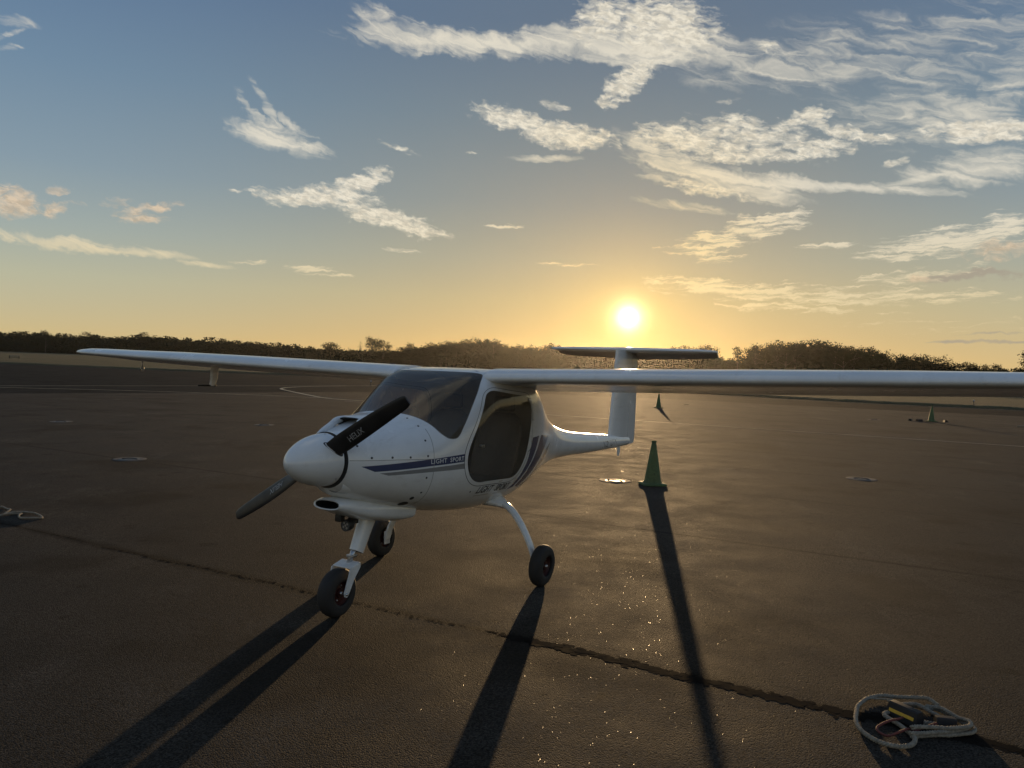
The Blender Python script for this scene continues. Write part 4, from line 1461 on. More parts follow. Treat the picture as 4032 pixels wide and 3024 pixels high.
# fork: crown plate and two arms
bevel_box('fork_crown', (1.425, 0, 0.343), (0.105, 0.165, 0.010), M_STRUT, ng, 0.004, rot=Matrix.Rotation(math.radians(14), 4, 'Y'))
for sd in (1, -1):
    pr = [(1.375, 0.352), (1.485, 0.325), (1.49, 0.30), (1.535, 0.175), (1.532, 0.150), (1.512, 0.140), (1.494, 0.152), (1.44, 0.25), (1.378, 0.325)]
    v = [(x, sd * 0.078, z) for x, z in pr] + [(x, sd * 0.086, z) for x, z in pr]
    n = len(pr)
    f = [tuple(range(n)), tuple(range(2 * n - 1, n - 1, -1))] + [(k, (k + 1) % n, n + (k + 1) % n, n + k) for k in range(n)]
    auto_smooth(mobj('fork_arm', v, f, M_STRUT, ng, smooth=False), 20)
    vv, ff = lathe([(0.0001, sd * 0.097), (0.011, sd * 0.095), (0.012, sd * 0.086)], 'y', 6, tuple(AXN))
    mobj('axle_nut', vv, ff, M_METAL, ng)
v, f = lathe([(0.010, -0.085), (0.010, 0.085)], 'y', 10, tuple(AXN))
mobj('axle', v, f, M_METAL, ng)
wheel(ng, tuple(AXN), R_T, 0.054, 0)
# landing lamp ahead of the leg
ll = Vector((1.43, 0.0, 0.617))
v, f = lathe([(0.010, -0.05), (0.030, -0.045), (0.040, -0.02), (0.042, 0.018), (0.040, 0.022), (0.036, 0.022)], 'x', 24, tuple(ll))
lamp = auto_smooth(mobj('landing_lamp', v, f, M_BLACK, PLANE), 50)
cap_disc('lens', ll.x + 0.019, 0.037, ll.z, M_LENS, lamp)
for k in range(5):
    a = 2 * PI * k / 4
    oy, oz = (0, 0) if k == 4 else (0.02 * math.cos(a + .6), 0.02 * math.sin(a + .6))
    cap_disc('led', ll.x + 0.0205, 0.0085, ll.z + oz, M_METAL, lamp, 10, oy)
bevel_box('lamp_bracket', (1.37, 0, 0.640), (0.10, 0.02, 0.05), M_BLACK, lamp, 0.004)
bevel_box('drain_box', (1.475, -0.03, 0.672), (0.05, 0.05, 0.05), M_BLACK, scoop, 0.005)

# ---- cabin
M_TRIM = plain('cabin_trim', (0.50, 0.45, 0.39), 0.85)
def seat(y):
    s = empty('seat', (0, y, 0), 0, PLANE)
    rb = []
    for z, x, hy, th in ((0.80, -0.05, 0.21, 0.05), (1.0, -0.12, 0.22, 0.055), (1.2, -0.20, 0.215, 0.05), (1.32, -0.25, 0.17, 0.04), (1.36, -0.265, 0.11, 0.035)):
        rb.append([Vector((x + th * math.cos(2 * PI * k / 20), hy * math.copysign(abs(math.sin(2 * PI * k / 20)) ** 0.6, math.sin(2 * PI * k / 20)), z)) for k in range(20)])
    loft('backrest', rb, M_SEAT, s, True, True, 60)
    bevel_box('headrest', (-0.275, 0, 1.44), (0.06, 0.20, 0.13), M_SEAT, s, 0.025, 3)
    bevel_box('seat_cushion', (0.20, -0.02 if y > 0 else 0.02, 0.80), (0.44, 0.34, 0.10), M_SEAT, s, 0.04, 3)
    return s
for y in (0.27, -0.27):
    seat(y)
# instrument panel, glareshield and sticks
rp = [[Vector((x, y, z)) for x, z in ((0.80, 1.02), (0.78, 1.27), (0.83, 1.295), (0.98, 1.30), (0.99, 1.05))] for y in (-0.38, -0.30, 0.30, 0.38)]
rp[0] = [p + Vector((0.02, 0, -0.06)) for p in rp[0]]
rp[-1] = [p + Vector((0.02, 0, -0.06)) for p in rp[-1]]
panel = loft('instrument_panel', rp, M_BLACK, PLANE, True, True, 30)
for (y, z, r) in ((0.27, 1.21, 0.04), (0.16, 1.21, 0.04), (0.27, 1.11, 0.04), (0.16, 1.11, 0.04), (-0.2, 1.2, 0.04), (-0.3, 1.2, 0.04)):
    vv, ff = lathe([(r, -0.006), (r * 0.86, -0.008), (r * 0.84, -0.002), (0.0001, -0.002)], 'x', 20, (0.786, y, z))
    mobj('gauge', vv, ff, M_METAL, panel)
for y in (0.27, -0.27):
    v, f = tube(catmull([(0.45, y, 0.66), (0.47, y, 0.85), (0.50, y, 0.98), (0.48, y, 1.06)], 4), [0.012] * 8 + [0.017] * 5, 8)
    mobj('control_stick', v, f, M_BLACK, PLANE)
bevel_box('cabin_floor', (0.2, 0, 0.69), (1.1, 0.56, 0.02), M_SEAT, PLANE, 0.005)
# bulkhead behind the seats
bz = [hull(-0.62, k / 40) for k in range(40)]
cz_ = Vector((-0.62, 0, 1.12))
bz = [cz_ + (p - cz_) * 0.985 for p in bz]
mobj('bulkhead', bz, [tuple(range(40))], M_TRIM, PLANE, smooth=False)
# door latch and gas strut seen through the left window
bevel_box('door_latch', (0.505, 0.520, 1.145), (0.05, 0.03, 0.025), M_METAL, DOORS[0], 0.006)
bevel_box('door_latch', (0.505, -0.520, 1.145), (0.05, 0.03, 0.025), M_METAL, DOORS[1], 0.006)
for sd in (1, -1):
    pth = catmull([on_side(-0.20, 1.50, 0.006, sd), on_side(-0.262, 1.46, 0.008, sd), on_side(-0.30, 1.38, 0.008, sd), on_side(-0.312, 1.31, 0.008, sd)], 5)
    v, f = tube(pth, [0.012 + 0.012 * math.sin(PI * min(1, i / 14)) for i in range(len(pth))], 8, squash=(0.25, 1.0))
    mobj('door_hinge', v, f, M_WHITE, DOORS[0 if sd > 0 else 1])


# ------------------------------------------------------------------ small things on the apron
def thin_plastic(name, col):
    m, nt, b = newmat(name)
    tc = nn(nt, 'ShaderNodeTexCoord')
    n = nn(nt, 'ShaderNodeTexNoise', inp={'Scale': 11.0, 'Detail': 6, 'Roughness': 0.7})
    lk(nt, tc.outputs['Object'], n.inputs['Vector'])
    c = mixc(nt, mrange(nt, n.outputs[0], 0.55, 0.75), vmth(nt, 'SCALE', col, scale=mrange(nt, n.outputs[0], 0.3, 0.6, 0.8, 1.15)), (0.05, 0.055, 0.035))
    lk(nt, c, b.inputs['Base Color'])
    b.inputs['Roughness'].default_value = 0.55
    t = nn(nt, 'ShaderNodeBsdfTranslucent')
    lk(nt, vmth(nt, 'MULTIPLY', c, (1.6, 1.6, 1.1)), t.inputs[0])
    mx = nn(nt, 'ShaderNodeMixShader', inp={0: 0.45})
    lk(nt, b.outputs[0], mx.inputs[1])
    lk(nt, t.outputs[0], mx.inputs[2])
    lk(nt, mx.outputs[0], nt.nodes['Material Output'].inputs[0])
    return m
M_CONE = thin_plastic('green_cone_plastic', (0.095, 0.145, 0.070))
M_CONEB = plain('cone_base_rubber', (0.050, 0.095, 0.030), 0.7, scale=14.0, var=0.3)
M_ROPE = plain('pale_rope', (0.26, 0.23, 0.18), 0.85, scale=60.0, var=0.3, bump=0.8)
M_CORD = plain('red_cord', (0.15, 0.04, 0.03), 0.8, scale=60.0, var=0.3)
M_CHOCK = plain('chock_rubber', (0.014, 0.012, 0.011), 0.7, scale=20, var=0.3)
M_YEL = plain('yellow_band', (0.60, 0.36, 0.03), 0.5, scale=20, var=0.15)
M_TAN = plain('sign_face', (0.26, 0.21, 0.13), 0.6)

def cone_parts(root, seed=0):
    prof = [(0.150, 0.020), (0.148, 0.045), (0.135, 0.060), (0.130, 0.075), (0.036, 0.655), (0.034, 0.660), (0.040, 0.664), (0.040, 0.690), (0.034, 0.700), (0.026, 0.700), (0.026, 0.60)]
    v, f = lathe(prof, 'z', 28)
    auto_smooth(mobj('cone_body', v, f, M_CONE, root), 40)
    # square base with rounded, slightly lifted corners
    rings = []
    for z, hs in ((0.004, 0.185), (0.010, 0.190), (0.030, 0.186), (0.036, 0.17), (0.040, 0.13)):
        r = []
        for k in range(40):
            a = 2 * PI * k / 40
            c, s = math.cos(a), math.sin(a)
            q = 7.0
            rr = hs / (abs(c) ** q + abs(s) ** q) ** (1 / q)
            r.append(Vector((rr * c, rr * s, z)))
        rings.append(r)
    loft('cone_base', rings, M_CONEB, root, True, True, 40)
for x, y, rz, lab in ((2.255, 12.02, 0.18, 'green traffic cone nearest the camera, casting the long shadow beside the aircraft tail'),
                      (7.39, 38.6, 0.5, 'small green traffic cone far off, seen under the right wing just right of the fin'),
                      (18.92, 34.6, 0.3, 'green traffic cone with a sunlit edge, farthest right, under the long wing')):
    c = empty('traffic_cone', (x, y, 0.0), rz)
    tag(c, lab, 'traffic cone', 'green cones on the apron')
    cone_parts(c)

def tie_down(x, y, lab, r=0.26, rz=0.0):
    t = empty('tie_down_anchor', (x, y, 0), rz)
    tag(t, lab, 'tie-down', 'tie-down anchors in the apron')
    v, f = lathe([(r, 0.0005), (r * 0.985, 0.003), (r * 0.9, 0.0045), (r * 0.66, 0.0045), (r * 0.62, 0.004)], 'z', 28)
    mobj('collar', v, f, M_CONC, t)
    v, f = lathe([(r * 0.622, 0.0042), (r * 0.5, 0.003), (0.0005, 0.0025)], 'z', 28)
    mobj('pot', v, f, M_BLACK, t)
    pth = catmull([(-r * 0.5, 0, 0.006), (-r * 0.3, 0, 0.013), (0, 0, 0.018), (r * 0.3, 0, 0.013), (r * 0.5, 0, 0.006)], 4)
    v, f = tube(pth, 0.007, 8)
    mobj('iron_loop', v, f, M_BLACK, t)
tie_down(-11.27, 19.27, 'tie-down anchor with a pale collar at far left, highest of the left ones')
tie_down(-6.34, 12.83, 'tie-down anchor on the long joint left of the spinner')
tie_down(-6.54, 20.42, 'tie-down anchor with a thin pale collar just left above the spinner')
tie_down(1.71, 12.33, 'tie-down anchor with a dark pot just left of the nearest green cone', rz=-0.5)
tie_down(6.27, 13.65, 'tie-down anchor with a pale round collar out on the open apron at right', rz=-0.5)
tie_down(16.3, 34.5, 'dark tie-down anchor left of the far right cone', 0.3)
tie_down(9.9, 43.5, 'faint tie-down anchor far off under the wing, between two cones', 0.3)

def chock(name, loc, rz, size, lab, band=True, grp='wheel chocks'):
    t = empty(name, loc, rz)
    tag(t, lab, 'chock', grp)
    L_, W_, H_ = size
    pr = [(-W_ / 2, 0), (W_ / 2, 0), (W_ * 0.30, H_ * 0.92), (W_ * 0.2, H_), (-W_ * 0.2, H_), (-W_ * 0.30, H_ * 0.92)]
    rings = [[Vector((x, a, b)) for a, b in [(p * s, q * (0.5 + 0.5 * s)) for p, q in pr]] for x, s in ((-L_ / 2, 0.9), (-L_ / 2 + 0.01, 1.0), (L_ / 2 - 0.01, 1.0), (L_ / 2, 0.9))]
    loft('block', rings, M_CHOCK, t, True, True, 25)
    if band:
        for sd in (-1, 1):
            q = []
            for x in (-L_ * 0.42, L_ * 0.42):
                for k in (0.42, 0.66):
                    a0, b0 = W_ / 2, 0.0
                    a1, b1 = W_ * 0.30, H_ * 0.92
                    q.append(Vector((x, sd * (a0 + (a1 - a0) * k + 0.002), b0 + (b1 - b0) * k)))
            mobj('yellow_stripe', q, [(0, 1, 3, 2)], M_YEL, t, smooth=False)
    return t
chock('wheel_chock', (2.105, 3.965, 0.0), math.radians(-62), (0.165, 0.085, 0.075), 'black rubber chock with a yellow stripe lying in the rope coil')
chock('wheel_chock', (2.268, 3.885, 0.0), math.radians(-10), (0.095, 0.075, 0.06), 'plain black rubber chock at the right of the rope coil', band=False)
for x, y, s, lab in ((18.05, 34.75, 0.26, 'leftmost dark chock beside the far right cone'), (18.35, 34.55, 0.28, 'dark chock just left of the far right cone'), (19.55, 34.6, 0.26, 'dark chock right of the far right cone')):
    chock('wheel_chock', (x, y, 0), rnd.uniform(0, 2), (s, s * 0.55, s * 0.36), lab, band=False)

def rope(name, pts, r, lab, mat, cat, layers=1, z0=None, extra=None):
    path = catmull([(p[0], p[1], (p[2] if len(p) > 2 else r)) for p in pts], 6)
    # slow unevenness, as rope never lies quite flat
    out = []
    for i, p in enumerate(path):
        nzv = mnoise.noise_vector(Vector((p.x * 6, p.y * 6, i * 0.05)))
        out.append(p + Vector((nzv.x * 0.006, nzv.y * 0.006, abs(nzv.z) * 0.006)))
    v, f = tube(out, r, 10)
    return mobj(name, v, f, mat)
outer = [(2.338, 4.081), (2.312, 4.167), (2.211, 4.21), (2.119, 4.226), (2.031, 4.195), (1.929, 4.102), (1.86, 3.989), (1.817, 3.894), (1.8, 3.796), (1.81, 3.722), (1.847, 3.662), (1.903, 3.644), (1.959, 3.652), (2.002, 3.682), (2.029, 3.729), (2.031, 3.775), (2.026, 3.86), (2.012, 3.92), (1.998, 3.969), (2.016, 4.002), (2.056, 4.020)]
right = [(2.10, 4.10), (2.169, 4.127), (2.233, 4.111), (2.275, 4.088), (2.338, 4.081), (2.369, 4.009), (2.395, 3.929), (2.403, 3.86), (2.369, 3.82), (2.277, 3.784), (2.17, 3.770), (2.072, 3.757), (2.02, 3.74)]
rt = empty('tie_down_rope', (2.1, 3.9, 0))
tag(rt, 'thick pale tie-down rope coiled round black chocks, bottom right', 'rope')
def twisted(path, r, mat, parent, name='rope_strand', pitch=0.045, strands=3):
    """laid rope: three strands wound round the path, each a piece of its own"""
    up = Vector((0, 0, 1))
    length = 0.0
    frames = []
    for i, p in enumerate(path):
        t = (path[min(i + 1, len(path) - 1)] - path[max(i - 1, 0)]).normalized()
        sde = t.cross(up).normalized()
        if i:
            length += (p - path[i - 1]).length
        frames.append((p, sde, sde.cross(t), length))
    for k in range(strands):
        q = []
        for p, sde, nrm, l in frames:
            a = 2 * PI * (l / pitch + k / strands)
            q.append(p + (sde * math.cos(a) + nrm * math.sin(a)) * (r * 0.52))
        v, f = tube(q, r * 0.56, 6)
        mobj(name, v, f, mat, parent)
def rpart(name, pts, r, mat=M_ROPE, dz=0.0, wob=0.006):
    path = catmull([(p[0] - 2.1, p[1] - 3.9, (p[2] if len(p) > 2 else r) + dz) for p in pts], 12)
    out = []
    for i, p in enumerate(path):
        q = mnoise.noise_vector(Vector((p.x * 7 + dz * 40, p.y * 7, 3.3)))
        out.append(p + Vector((q.x * wob, q.y * wob, abs(q.z) * wob)))
    if r > 0.008:
        twisted(out, r, mat, rt)
        return
    v, f = tube(out, r, 8)
    return mobj(name, v, f, mat, rt)
full = [(x, y, 0.015 + 0.02 * (1 if i < 2 else 0)) for i, (x, y) in enumerate(outer)]
rpart('rope_strand', full, 0.0115)
rpart('rope_strand', [(x, y, 0.014) for x, y in right], 0.0105)
# further turns thrown loosely on top at the near right side
for k in (1, 2):
    s = 1 - 0.05 * k
    pts = [(2.2 + (x - 2.2) * s + 0.012 * math.sin(i * 1.3 + k), 3.95 + (y - 3.95) * s + 0.014 * math.cos(i * 1.1 + 2 * k), 0.012 + 0.017 * k - (0.016 if i < 3 else 0)) for i, (x, y) in enumerate(right[4:])]
    pts = [(pts[0][0] - 0.05, pts[0][1] + 0.05, 0.014)] + pts
    rpart('rope_strand', pts, 0.0110)
rpart('rope_strand', [(2.169, 4.127, .014), (2.233, 4.095, .03), (2.275, 4.045, .014), (2.289, 3.992, .014), (2.273, 3.935, .02), (2.227, 3.90, .016), (2.17, 3.91, .016)], 0.0105)
rpart('rope_end', [(2.02, 4.19, .013), (2.06, 4.165, .02), (2.10, 4.14, .03), (2.125, 4.12, .034), (2.11, 4.105, .03), (2.095, 4.125, .03)], 0.005)
rpart('chock_cord', [(2.07, 3.925, .03), (2.03, 3.895, .035), (1.969, 3.866, .033), (1.902, 3.832, .02), (1.883, 3.792, .014), (1.916, 3.757, .01), (1.989, 3.768, .03), (2.032, 3.792, .03), (2.079, 3.817, .012), (2.13, 3.845, .012), (2.169, 3.86, .018), (2.22, 3.868, .03)], 0.006, M_CORD)
rl = empty('tie_down_rope', (-5.3, 8.2, 0))
tag(rl, 'thin pale tie-down rope looped on the tarmac at the left edge', 'rope')
left = [(-5.70, 8.10), (-5.66, 8.30), (-5.602, 8.463), (-5.56, 8.468), (-5.489, 8.407), (-5.409, 8.341), (-5.382, 8.266), (-5.36, 8.18), (-5.31, 8.17), (-5.285, 8.22), (-5.24, 8.275), (-5.16, 8.262), (-5.056, 8.197), (-4.935, 8.104), (-4.87, 8.03), (-4.87, 7.985), (-4.931, 7.96), (-5.046, 7.975), (-5.10, 8.01), (-5.15, 8.09), (-5.17, 8.16), (-5.22, 8.19), (-5.29, 8.13), (-5.31, 8.05), (-5.34, 7.98), (-5.42, 7.95), (-5.55, 8.0), (-5.62, 8.12), (-5.55, 8.22), (-5.45, 8.2)]
path = catmull([(x + 5.3, y - 8.2, 0.010 + 0.012 * math.sin(i * 0.9) ** 2) for i, (x, y) in enumerate(left)], 10)
twisted(path, 0.010, M_ROPE, rl)
v, f = tube(catmull([(21.55, 32.75, 0.02), (21.8, 32.6, 0.05), (22.2, 32.45, 0.03), (22.6, 32.4, 0.02)], 6), 0.022, 8)
rr = mobj('tie_down_rope', v, f, M_ROPE)
tag(rr, 'short length of pale rope lying at the far right edge of the apron', 'rope')

# airfield furniture in the grass
def taxi_light(x, y, lab):
    t = empty('taxiway_light', (x, y, -0.02))
    tag(t, lab, 'light', 'taxiway edge lights')
    v, f = lathe([(0.11, 0.0), (0.10, 0.03), (0.03, 0.05), (0.025, 0.24), (0.05, 0.26), (0.055, 0.28)], 'z', 16)
    auto_smooth(mobj('stem', v, f, M_BLACK, t), 40)
    v, f = lathe([(0.052, 0.28), (0.058, 0.32), (0.045, 0.38), (0.018, 0.41), (0.0005, 0.412)], 'z', 16)
    mobj('lens', v, f, plain('taxi_lens', (0.25, 0.28, 0.35), 0.2) if 'taxi_lens' not in bpy.data.materials else bpy.data.materials['taxi_lens'], t)
taxi_light(-10.88, 59.35, 'small taxiway edge light beyond the painted curve, left of the windscreen')
taxi_light(40.0, 66.6, 'small pale taxiway edge light in the grass under the far right of the wing')
s = empty('airfield_sign', (-98.7, 152.4, 0), math.radians(30))
tag(s, 'low tan airfield sign in the grass at far left', 'sign')
bevel_box('panel', (0, 0, 0.42), (1.5, 0.12, 0.5), M_TAN, s, 0.02)
for sd in (-1, 1):
    bevel_box('post', (sd * 0.82, 0, 0.30), (0.14, 0.14, 0.62), M_BLACK, s, 0.01)

# ------------------------------------------------------------------ trees
def leaf_mat(name, c0, c1):
    m, nt, b = newmat(name)
    nt.nodes.remove(b)
    out = nt.nodes['Material Output']
    oi = nn(nt, 'ShaderNodeObjectInfo')
    tc = nn(nt, 'ShaderNodeTexCoord')
    n = nn(nt, 'ShaderNodeTexNoise', inp={'Scale': 9.0, 'Detail': 3})
    lk(nt, tc.outputs['Object'], n.inputs['Vector'])
    f = mth(nt, 'MULTIPLY_ADD', oi.outputs['Random'], 0.4, mth(nt, 'MULTIPLY', n.outputs[0], 0.6))
    col = mixc(nt, mrange(nt, f, 0.25, 0.75), c0, c1)
    d = nn(nt, 'ShaderNodeBsdfDiffuse')
    t = nn(nt, 'ShaderNodeBsdfTranslucent')
    lk(nt, col, d.inputs[0])
    lk(nt, vmth(nt, 'MULTIPLY', col, (1.3, 1.15, 0.5)), t.inputs[0])
    mx = nn(nt, 'ShaderNodeMixShader', inp={0: 0.12})
    lk(nt, d.outputs[0], mx.inputs[1])
    lk(nt, t.outputs[0], mx.inputs[2])
    lk(nt, mx.outputs[0], out.inputs[0])
    return m
M_LEAF = leaf_mat('pine_foliage', (0.013, 0.019, 0.010), (0.029, 0.033, 0.016))
M_BARK = plain('pine_bark', (0.075, 0.055, 0.042), 0.9, scale=4.0, var=0.3)

def quad_leaf(V, F, c, size, r):
    n = Vector((r.gauss(0, 1), r.gauss(0, 1), r.gauss(0, 1))).normalized()
    a = n.orthogonal().normalized()
    a = (a * math.cos(r.random() * 6.28) + n.cross(a) * math.sin(r.random() * 6.28)).normalized()
    b = n.cross(a)
    s1, s2 = size * r.uniform(0.6, 1.3), size * r.uniform(0.35, 0.8)
    k = len(V)
    V += [c - a * s1, c - b * s2, c + a * s1, c + b * s2]
    F.append((k, k + 1, k + 2, k + 3))

def crown(kind, r, nclump, nleaf, lsize):
    """foliage of a tree of unit height"""
    V, F, C = [], [], []
    for _ in range(nclump):
        if kind == 'cone':
            h = r.uniform(0.22, 0.98)
            rad = 0.27 * (1.02 - h) ** 0.75 + 0.015
            a = r.uniform(0, 2 * PI)
            q = rad * r.uniform(0.35, 1.0)
            c = Vector((q * math.cos(a), q * math.sin(a), h - 0.05 * q / rad))
            cs = (0.075, 0.030)
        elif kind == 'bare':
            h = r.uniform(0.35, 1.0)
            a = r.uniform(0, 2 * PI)
            q = 0.16 * math.sin(PI * min(1, (h - 0.3) / 0.75)) * r.uniform(0.2, 1)
            c = Vector((q * math.cos(a), q * math.sin(a), h))
            cs = (0.05, 0.04)
        elif kind == 'flat':
            a = r.uniform(0, 2 * PI)
            q = 0.42 * math.sqrt(r.random())
            h = 0.90 - 0.30 * (q / 0.42) ** 2 * r.uniform(0.6, 1.2) + r.uniform(-0.10, 0.06) - (0.22 * r.random() if r.random() < 0.35 else 0)
            c = Vector((q * math.cos(a), q * math.sin(a), h))
            cs = (0.085, 0.045)
        elif kind == 'mass':
            u = Vector((r.gauss(0, 1), r.gauss(0, 1), r.gauss(0, 1))).normalized() * r.uniform(0.3, 1.0)
            c = Vector((u.x * 0.30, u.y * 0.30, 0.50 + u.z * 0.46))
            cs = (0.12, 0.09)
        else:
            u = Vector((r.gauss(0, 1), r.gauss(0, 1), r.gauss(0, 1))).normalized() * r.uniform(0.45, 1.0)
            w = 0.30 if kind == 'round' else 0.23
            c = Vector((u.x * w, u.y * w, 0.70 + u.z * 0.28 * (1.0 if u.z > 0 else 1.25)))
            cs = (0.085, 0.055)
        if c.z > 0.985: c.z = 0.985
        C.append(c)
        for _ in range(nleaf):
            p = c + Vector((r.gauss(0, cs[0] * 0.6), r.gauss(0, cs[0] * 0.6), r.gauss(0, cs[1] * 0.6)))
            p.z = min(p.z, 1.0)
            quad_leaf(V, F, p, lsize, r)
    return V, F, C

def trunk(r, C, top=0.9, w=0.016, limbs=9):
    parts = []
    bend = Vector((r.uniform(-.02, .02), r.uniform(-.02, .02), 0))
    path = [Vector((0, 0, -0.01)), bend * 0.5 + Vector((0, 0, 0.3)), bend + Vector((0, 0, 0.6)), Vector((bend.x, bend.y, top))]
    path = catmull(path, 3)
    n = len(path)
    parts.append(tube(path, [w * (1 - 0.85 * i / (n - 1)) for i in range(n)], 6))
    for c in r.sample(C, min(limbs, len(C))):
        z0 = max(0.3, c.z - 0.13)
        i = min(n - 1, int((z0 / top) * (n - 1)))
        b = path[i]
        mid = (b + c) / 2 + Vector((0, 0, 0.02))
        parts.append(tube([b, mid, c], [w * 0.4, w * 0.26, w * 0.1], 4, cap=False))
    return joinvf(parts)

VAR = {}
for kind, cnt, ncl, nlf, ls in (('round', 4, 54, 26, 0.021), ('tall', 3, 46, 26, 0.019), ('flat', 4, 52, 26, 0.021), ('cone', 2, 60, 14, 0.020), ('bare', 1, 16, 6, 0.012)):
    for k in range(cnt):
        r = random.Random(100 + 17 * k + len(kind) * 31)
        V, F, C = crown(kind, r, ncl, nlf, ls)
        cm = bpy.data.meshes.new('crown')
        cm.from_pydata([tuple(p) for p in V], [], F)
        cm.materials.append(M_LEAF)
        tv, tf = trunk(r, C, 0.93 if kind != 'flat' else 0.85)
        tm = bpy.data.meshes.new('trunk')
        tm.from_pydata(tv, [], tf)
        tm.materials.append(M_BARK)
        VAR.setdefault(kind, []).append((cm, tm))

def dist_at(az):
    return _herm([60, 33, 20, 16, 10, 0, -10, -20, -34, -60], [330, 325, 330, 360, 440, 520, 600, 690, 760, 800], az)
TREES = [(-31.28, 0.0229),
         (-32.91, 0.0208),
         (-28.95, 0.0229),
         (-25.74, 0.0255),
         (-13.33, 0.0249),
         (-10.42, 0.0348),
         (-9.58, 0.0299),
         (-11.22, 0.0271),
         (-7.67, 0.027),
         (-5.78, 0.0312),
         (-4.94, 0.0318),
         (-4.24, 0.0309),
         (-3.62, 0.034),
         (-2.39, 0.0387),
         (-1.46, 0.036),
         (-0.6, 0.0307),
         (0.4, 0.0303),
         (1.58, 0.0307),
         (2.84, 0.0331),
         (4.31, 0.0307),
         (11.52, 0.0333),
         (12.6, 0.0365),
         (13.96, 0.0384),
         (16.26, 0.0382),
         (17.46, 0.039),
         (18.13, 0.0418),
         (18.96, 0.0447),
         (19.47, 0.0433),
         (20.11, 0.0467),
         (20.74, 0.0478),
         (21.58, 0.0466),
         (22.1, 0.0458),
         (22.67, 0.046),
         (23.28, 0.0423),
         (23.89, 0.041),
         (24.47, 0.0412),
         (24.97, 0.0399),
         (25.63, 0.0357),
         (27.15, 0.0345),
         (27.93, 0.0316),
         (29.01, 0.0312),
         (30.53, 0.0253),
         (31.2, 0.0244),
         (32.07, 0.0229),
         (33.63, 0.0404)]
ORD = 'first second third fourth fifth sixth seventh eighth ninth tenth eleventh twelfth thirteenth fourteenth fifteenth sixteenth'.split()
seg_n = {}
for az, tn in sorted(TREES):
    if az < -20:
        key, kind, fmt = 'L', 'round', '%s dark rounded crown from the left edge in the far woods above the left wing'
    elif az < -12.5:
        key, kind, fmt = 'a', 'round', 'small crown poking above the woods well left of the tall lone pine'
    elif az < -11:
        key, kind, fmt = 'b', 'bare', 'thin bare tree just left of the tall lone pine'
    elif az < -10:
        key, kind, fmt = 'c', 'tall', 'tall lone pine rising above the woods over the left wing'
    elif az < -9:
        key, kind, fmt = 'd', 'round', 'round-topped pine just right of the tall lone pine'
    elif az < 6:
        key, kind, fmt = 'M', ('round', 'flat', 'round', 'tall')[seg_n.get('M', 0) % 4], '%s pine from the left in the woods between the lone pine pair and the tail'
    elif az < 15:
        key, kind, fmt = 'T', 'round', '%s dark tree just right of the sun, left of the conical pine'
    elif az < 17:
        key, kind, fmt = 'e', 'cone', 'conical pine standing alone in the gap right of the sun'
    elif az < 26.5:
        key, kind, fmt = 'C', ('tall', 'flat', 'round', 'flat')[seg_n.get('C', 0) % 4], '%s pine from the left in the tall clump above the right wing'
    elif az < 33:
        key, kind, fmt = 'R', ('flat', 'round')[seg_n.get('R', 0) % 2], '%s low tree from the left in the row right of the tall pine clump'
    else:
        key, kind, fmt = 'f', 'cone', 'tall dark pine cut by the right edge of the picture'
    k = seg_n.get(key, 0)
    seg_n[key] = k + 1
    lab = fmt % ORD[k] if '%s' in fmt else fmt
    D = dist_at(az) * rnd.uniform(0.97, 1.02)
    h = (CAM_H + tn * D) * 1.015
    a = math.radians(az)
    root = empty('tree', (D * math.sin(a), D * math.cos(a), -0.03), rnd.uniform(0, 6.28))
    wide = {'round': 1.12, 'tall': 1.0, 'flat': 1.1, 'cone': 1.0, 'bare': 1.0}[kind] * rnd.uniform(0.92, 1.15)
    root.scale = (h * wide, h * wide, h)
    tag(root, lab, 'tree', 'trees on the skyline')
    cm, tm = VAR[kind][rnd.randrange(len(VAR[kind]))]
    link(bpy.data.objects.new('crown', cm), root)
    link(bpy.data.objects.new('trunk', tm), root)

SKY = [(-33.7, 0.0206),
       (-31.28, 0.0224),
       (-28.87, 0.0218),
       (-25.74, 0.0252),
       (-23.56, 0.0248),
       (-21.13, 0.0247),
       (-18.62, 0.0227),
       (-15.15, 0.021),
       (-13.73, 0.0201),
       (-11.21, 0.0203),
       (-9.01, 0.0202),
       (-7.17, 0.0267),
       (-6.06, 0.0297),
       (-4.94, 0.0311),
       (-3.62, 0.033),
       (-2.39, 0.0384),
       (-1.36, 0.0358),
       (-0.6, 0.0307),
       (0.35, 0.0299),
       (1.58, 0.0307),
       (2.84, 0.0331),
       (4.31, 0.0307),
       (5.81, 0.0302),
       (8.04, 0.0308),
       (10.91, 0.032),
       (12.6, 0.0365),
       (13.96, 0.0384),
       (14.75, 0.0321),
       (15.31, 0.0206),
       (16.29, 0.0265),
       (16.84, 0.0239),
       (17.04, 0.0329),
       (17.46, 0.039),
       (18.13, 0.0418),
       (18.96, 0.0447),
       (19.67, 0.0415),
       (20.11, 0.0467),
       (20.74, 0.0478),
       (21.58, 0.0466),
       (22.67, 0.046),
       (23.28, 0.0423),
       (24.47, 0.0412),
       (24.97, 0.0396),
       (25.63, 0.0354),
       (26.26, 0.0294),
       (27.15, 0.0342),
       (27.93, 0.0316),
       (29.01, 0.0309),
       (29.51, 0.0256),
       (30.53, 0.025),
       (31.2, 0.0244),
       (32.07, 0.0229),
       (32.8, 0.0224),
       (33.56, 0.0244)]
sk_az = [-60.0] + [a for a, _ in SKY] + [60.0]
sk_tn = [0.021] + [t for _, t in SKY] + [0.03]
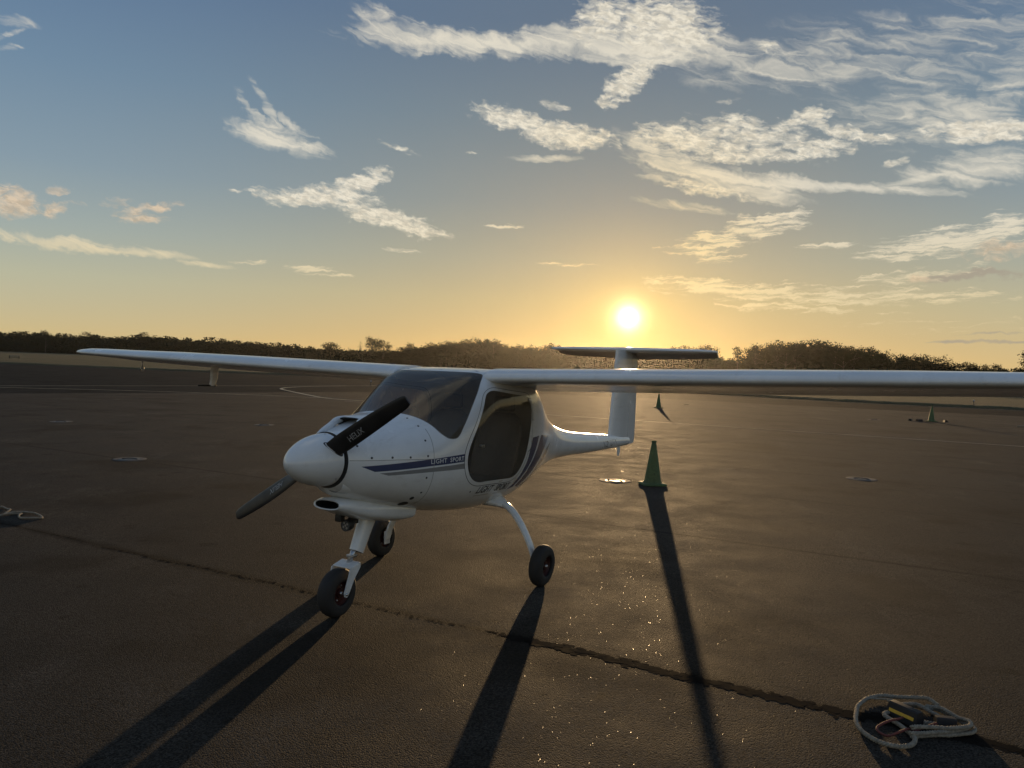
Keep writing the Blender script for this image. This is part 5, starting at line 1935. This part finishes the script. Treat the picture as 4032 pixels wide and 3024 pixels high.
def sky_tan(az):
    for i in range(len(sk_az) - 1):
        if sk_az[i] <= az <= sk_az[i + 1]:
            return sk_tn[i] + (sk_tn[i + 1] - sk_tn[i]) * (az - sk_az[i]) / (sk_az[i + 1] - sk_az[i])
    return 0.02
def woodland():
    r = random.Random(5)
    protos = []
    for k in range(6):
        V, F, _ = crown('mass', r, 42, 11, 0.058)
        protos.append((V, F))
    AV, AFc = [], []
    az = -48.0
    while az < 50:
        D0 = dist_at(az)
        for row in range(10 if -4 < az < 18 else 6):
            if row == 0 and r.random() < 0.35:
                continue
            a = math.radians(az + r.uniform(-0.25, 0.25))
            D = D0 + (row - 1) * 10 + r.uniform(-4, 4)
            full = CAM_H + sky_tan(math.degrees(a)) * D0
            h = full * (r.uniform(0.30, 0.5) if row == 0 else r.uniform(0.72, 0.97))
            w = r.uniform(0.9, 1.35) * (1.5 if row == 0 else 1.0)
            V, F = protos[r.randrange(6)]
            rz = r.uniform(0, 6.28)
            c, s = math.cos(rz), math.sin(rz)
            k = len(AV)
            px, py = D * math.sin(a), D * math.cos(a)
            AV += [(px + (p.x * c - p.y * s) * h * w, py + (p.x * s + p.y * c) * h * w, p.z * h - 0.3) for p in V]
            AFc += [tuple(i + k for i in q) for q in F]
        az += math.degrees(3.0 / D0)
    o = mobj('woodland', AV, AFc, M_LEAF, smooth=False)
    tag(o, 'dark mass of woods along the far edge of the airfield', 'woods', kind='stuff')
woodland()

# ------------------------------------------------------------------ evening haze
def haze():
    v, f = box(0, 480, 12.0, 2400, 1260, 28.0)
    o = mobj('haze', v, f, None, smooth=False)
    m = bpy.data.materials.new('evening_air')
    m.use_nodes = True
    nt = m.node_tree
    nt.nodes.remove(nt.nodes['Principled BSDF'])
    p = nn(nt, 'ShaderNodeVolumePrincipled')
    p.inputs['Color'].default_value = (0.95, 0.93, 0.9, 1)
    p.inputs['Density'].default_value = HAZE_D
    p.inputs['Anisotropy'].default_value = 0.85
    nt.links.new(p.outputs[0], nt.nodes['Material Output'].inputs['Volume'])
    o.data.materials.clear()
    o.data.materials.append(m)
    tag(o, 'warm evening haze over the airfield', 'haze', kind='stuff')
HAZE_D = 0.000042
haze()
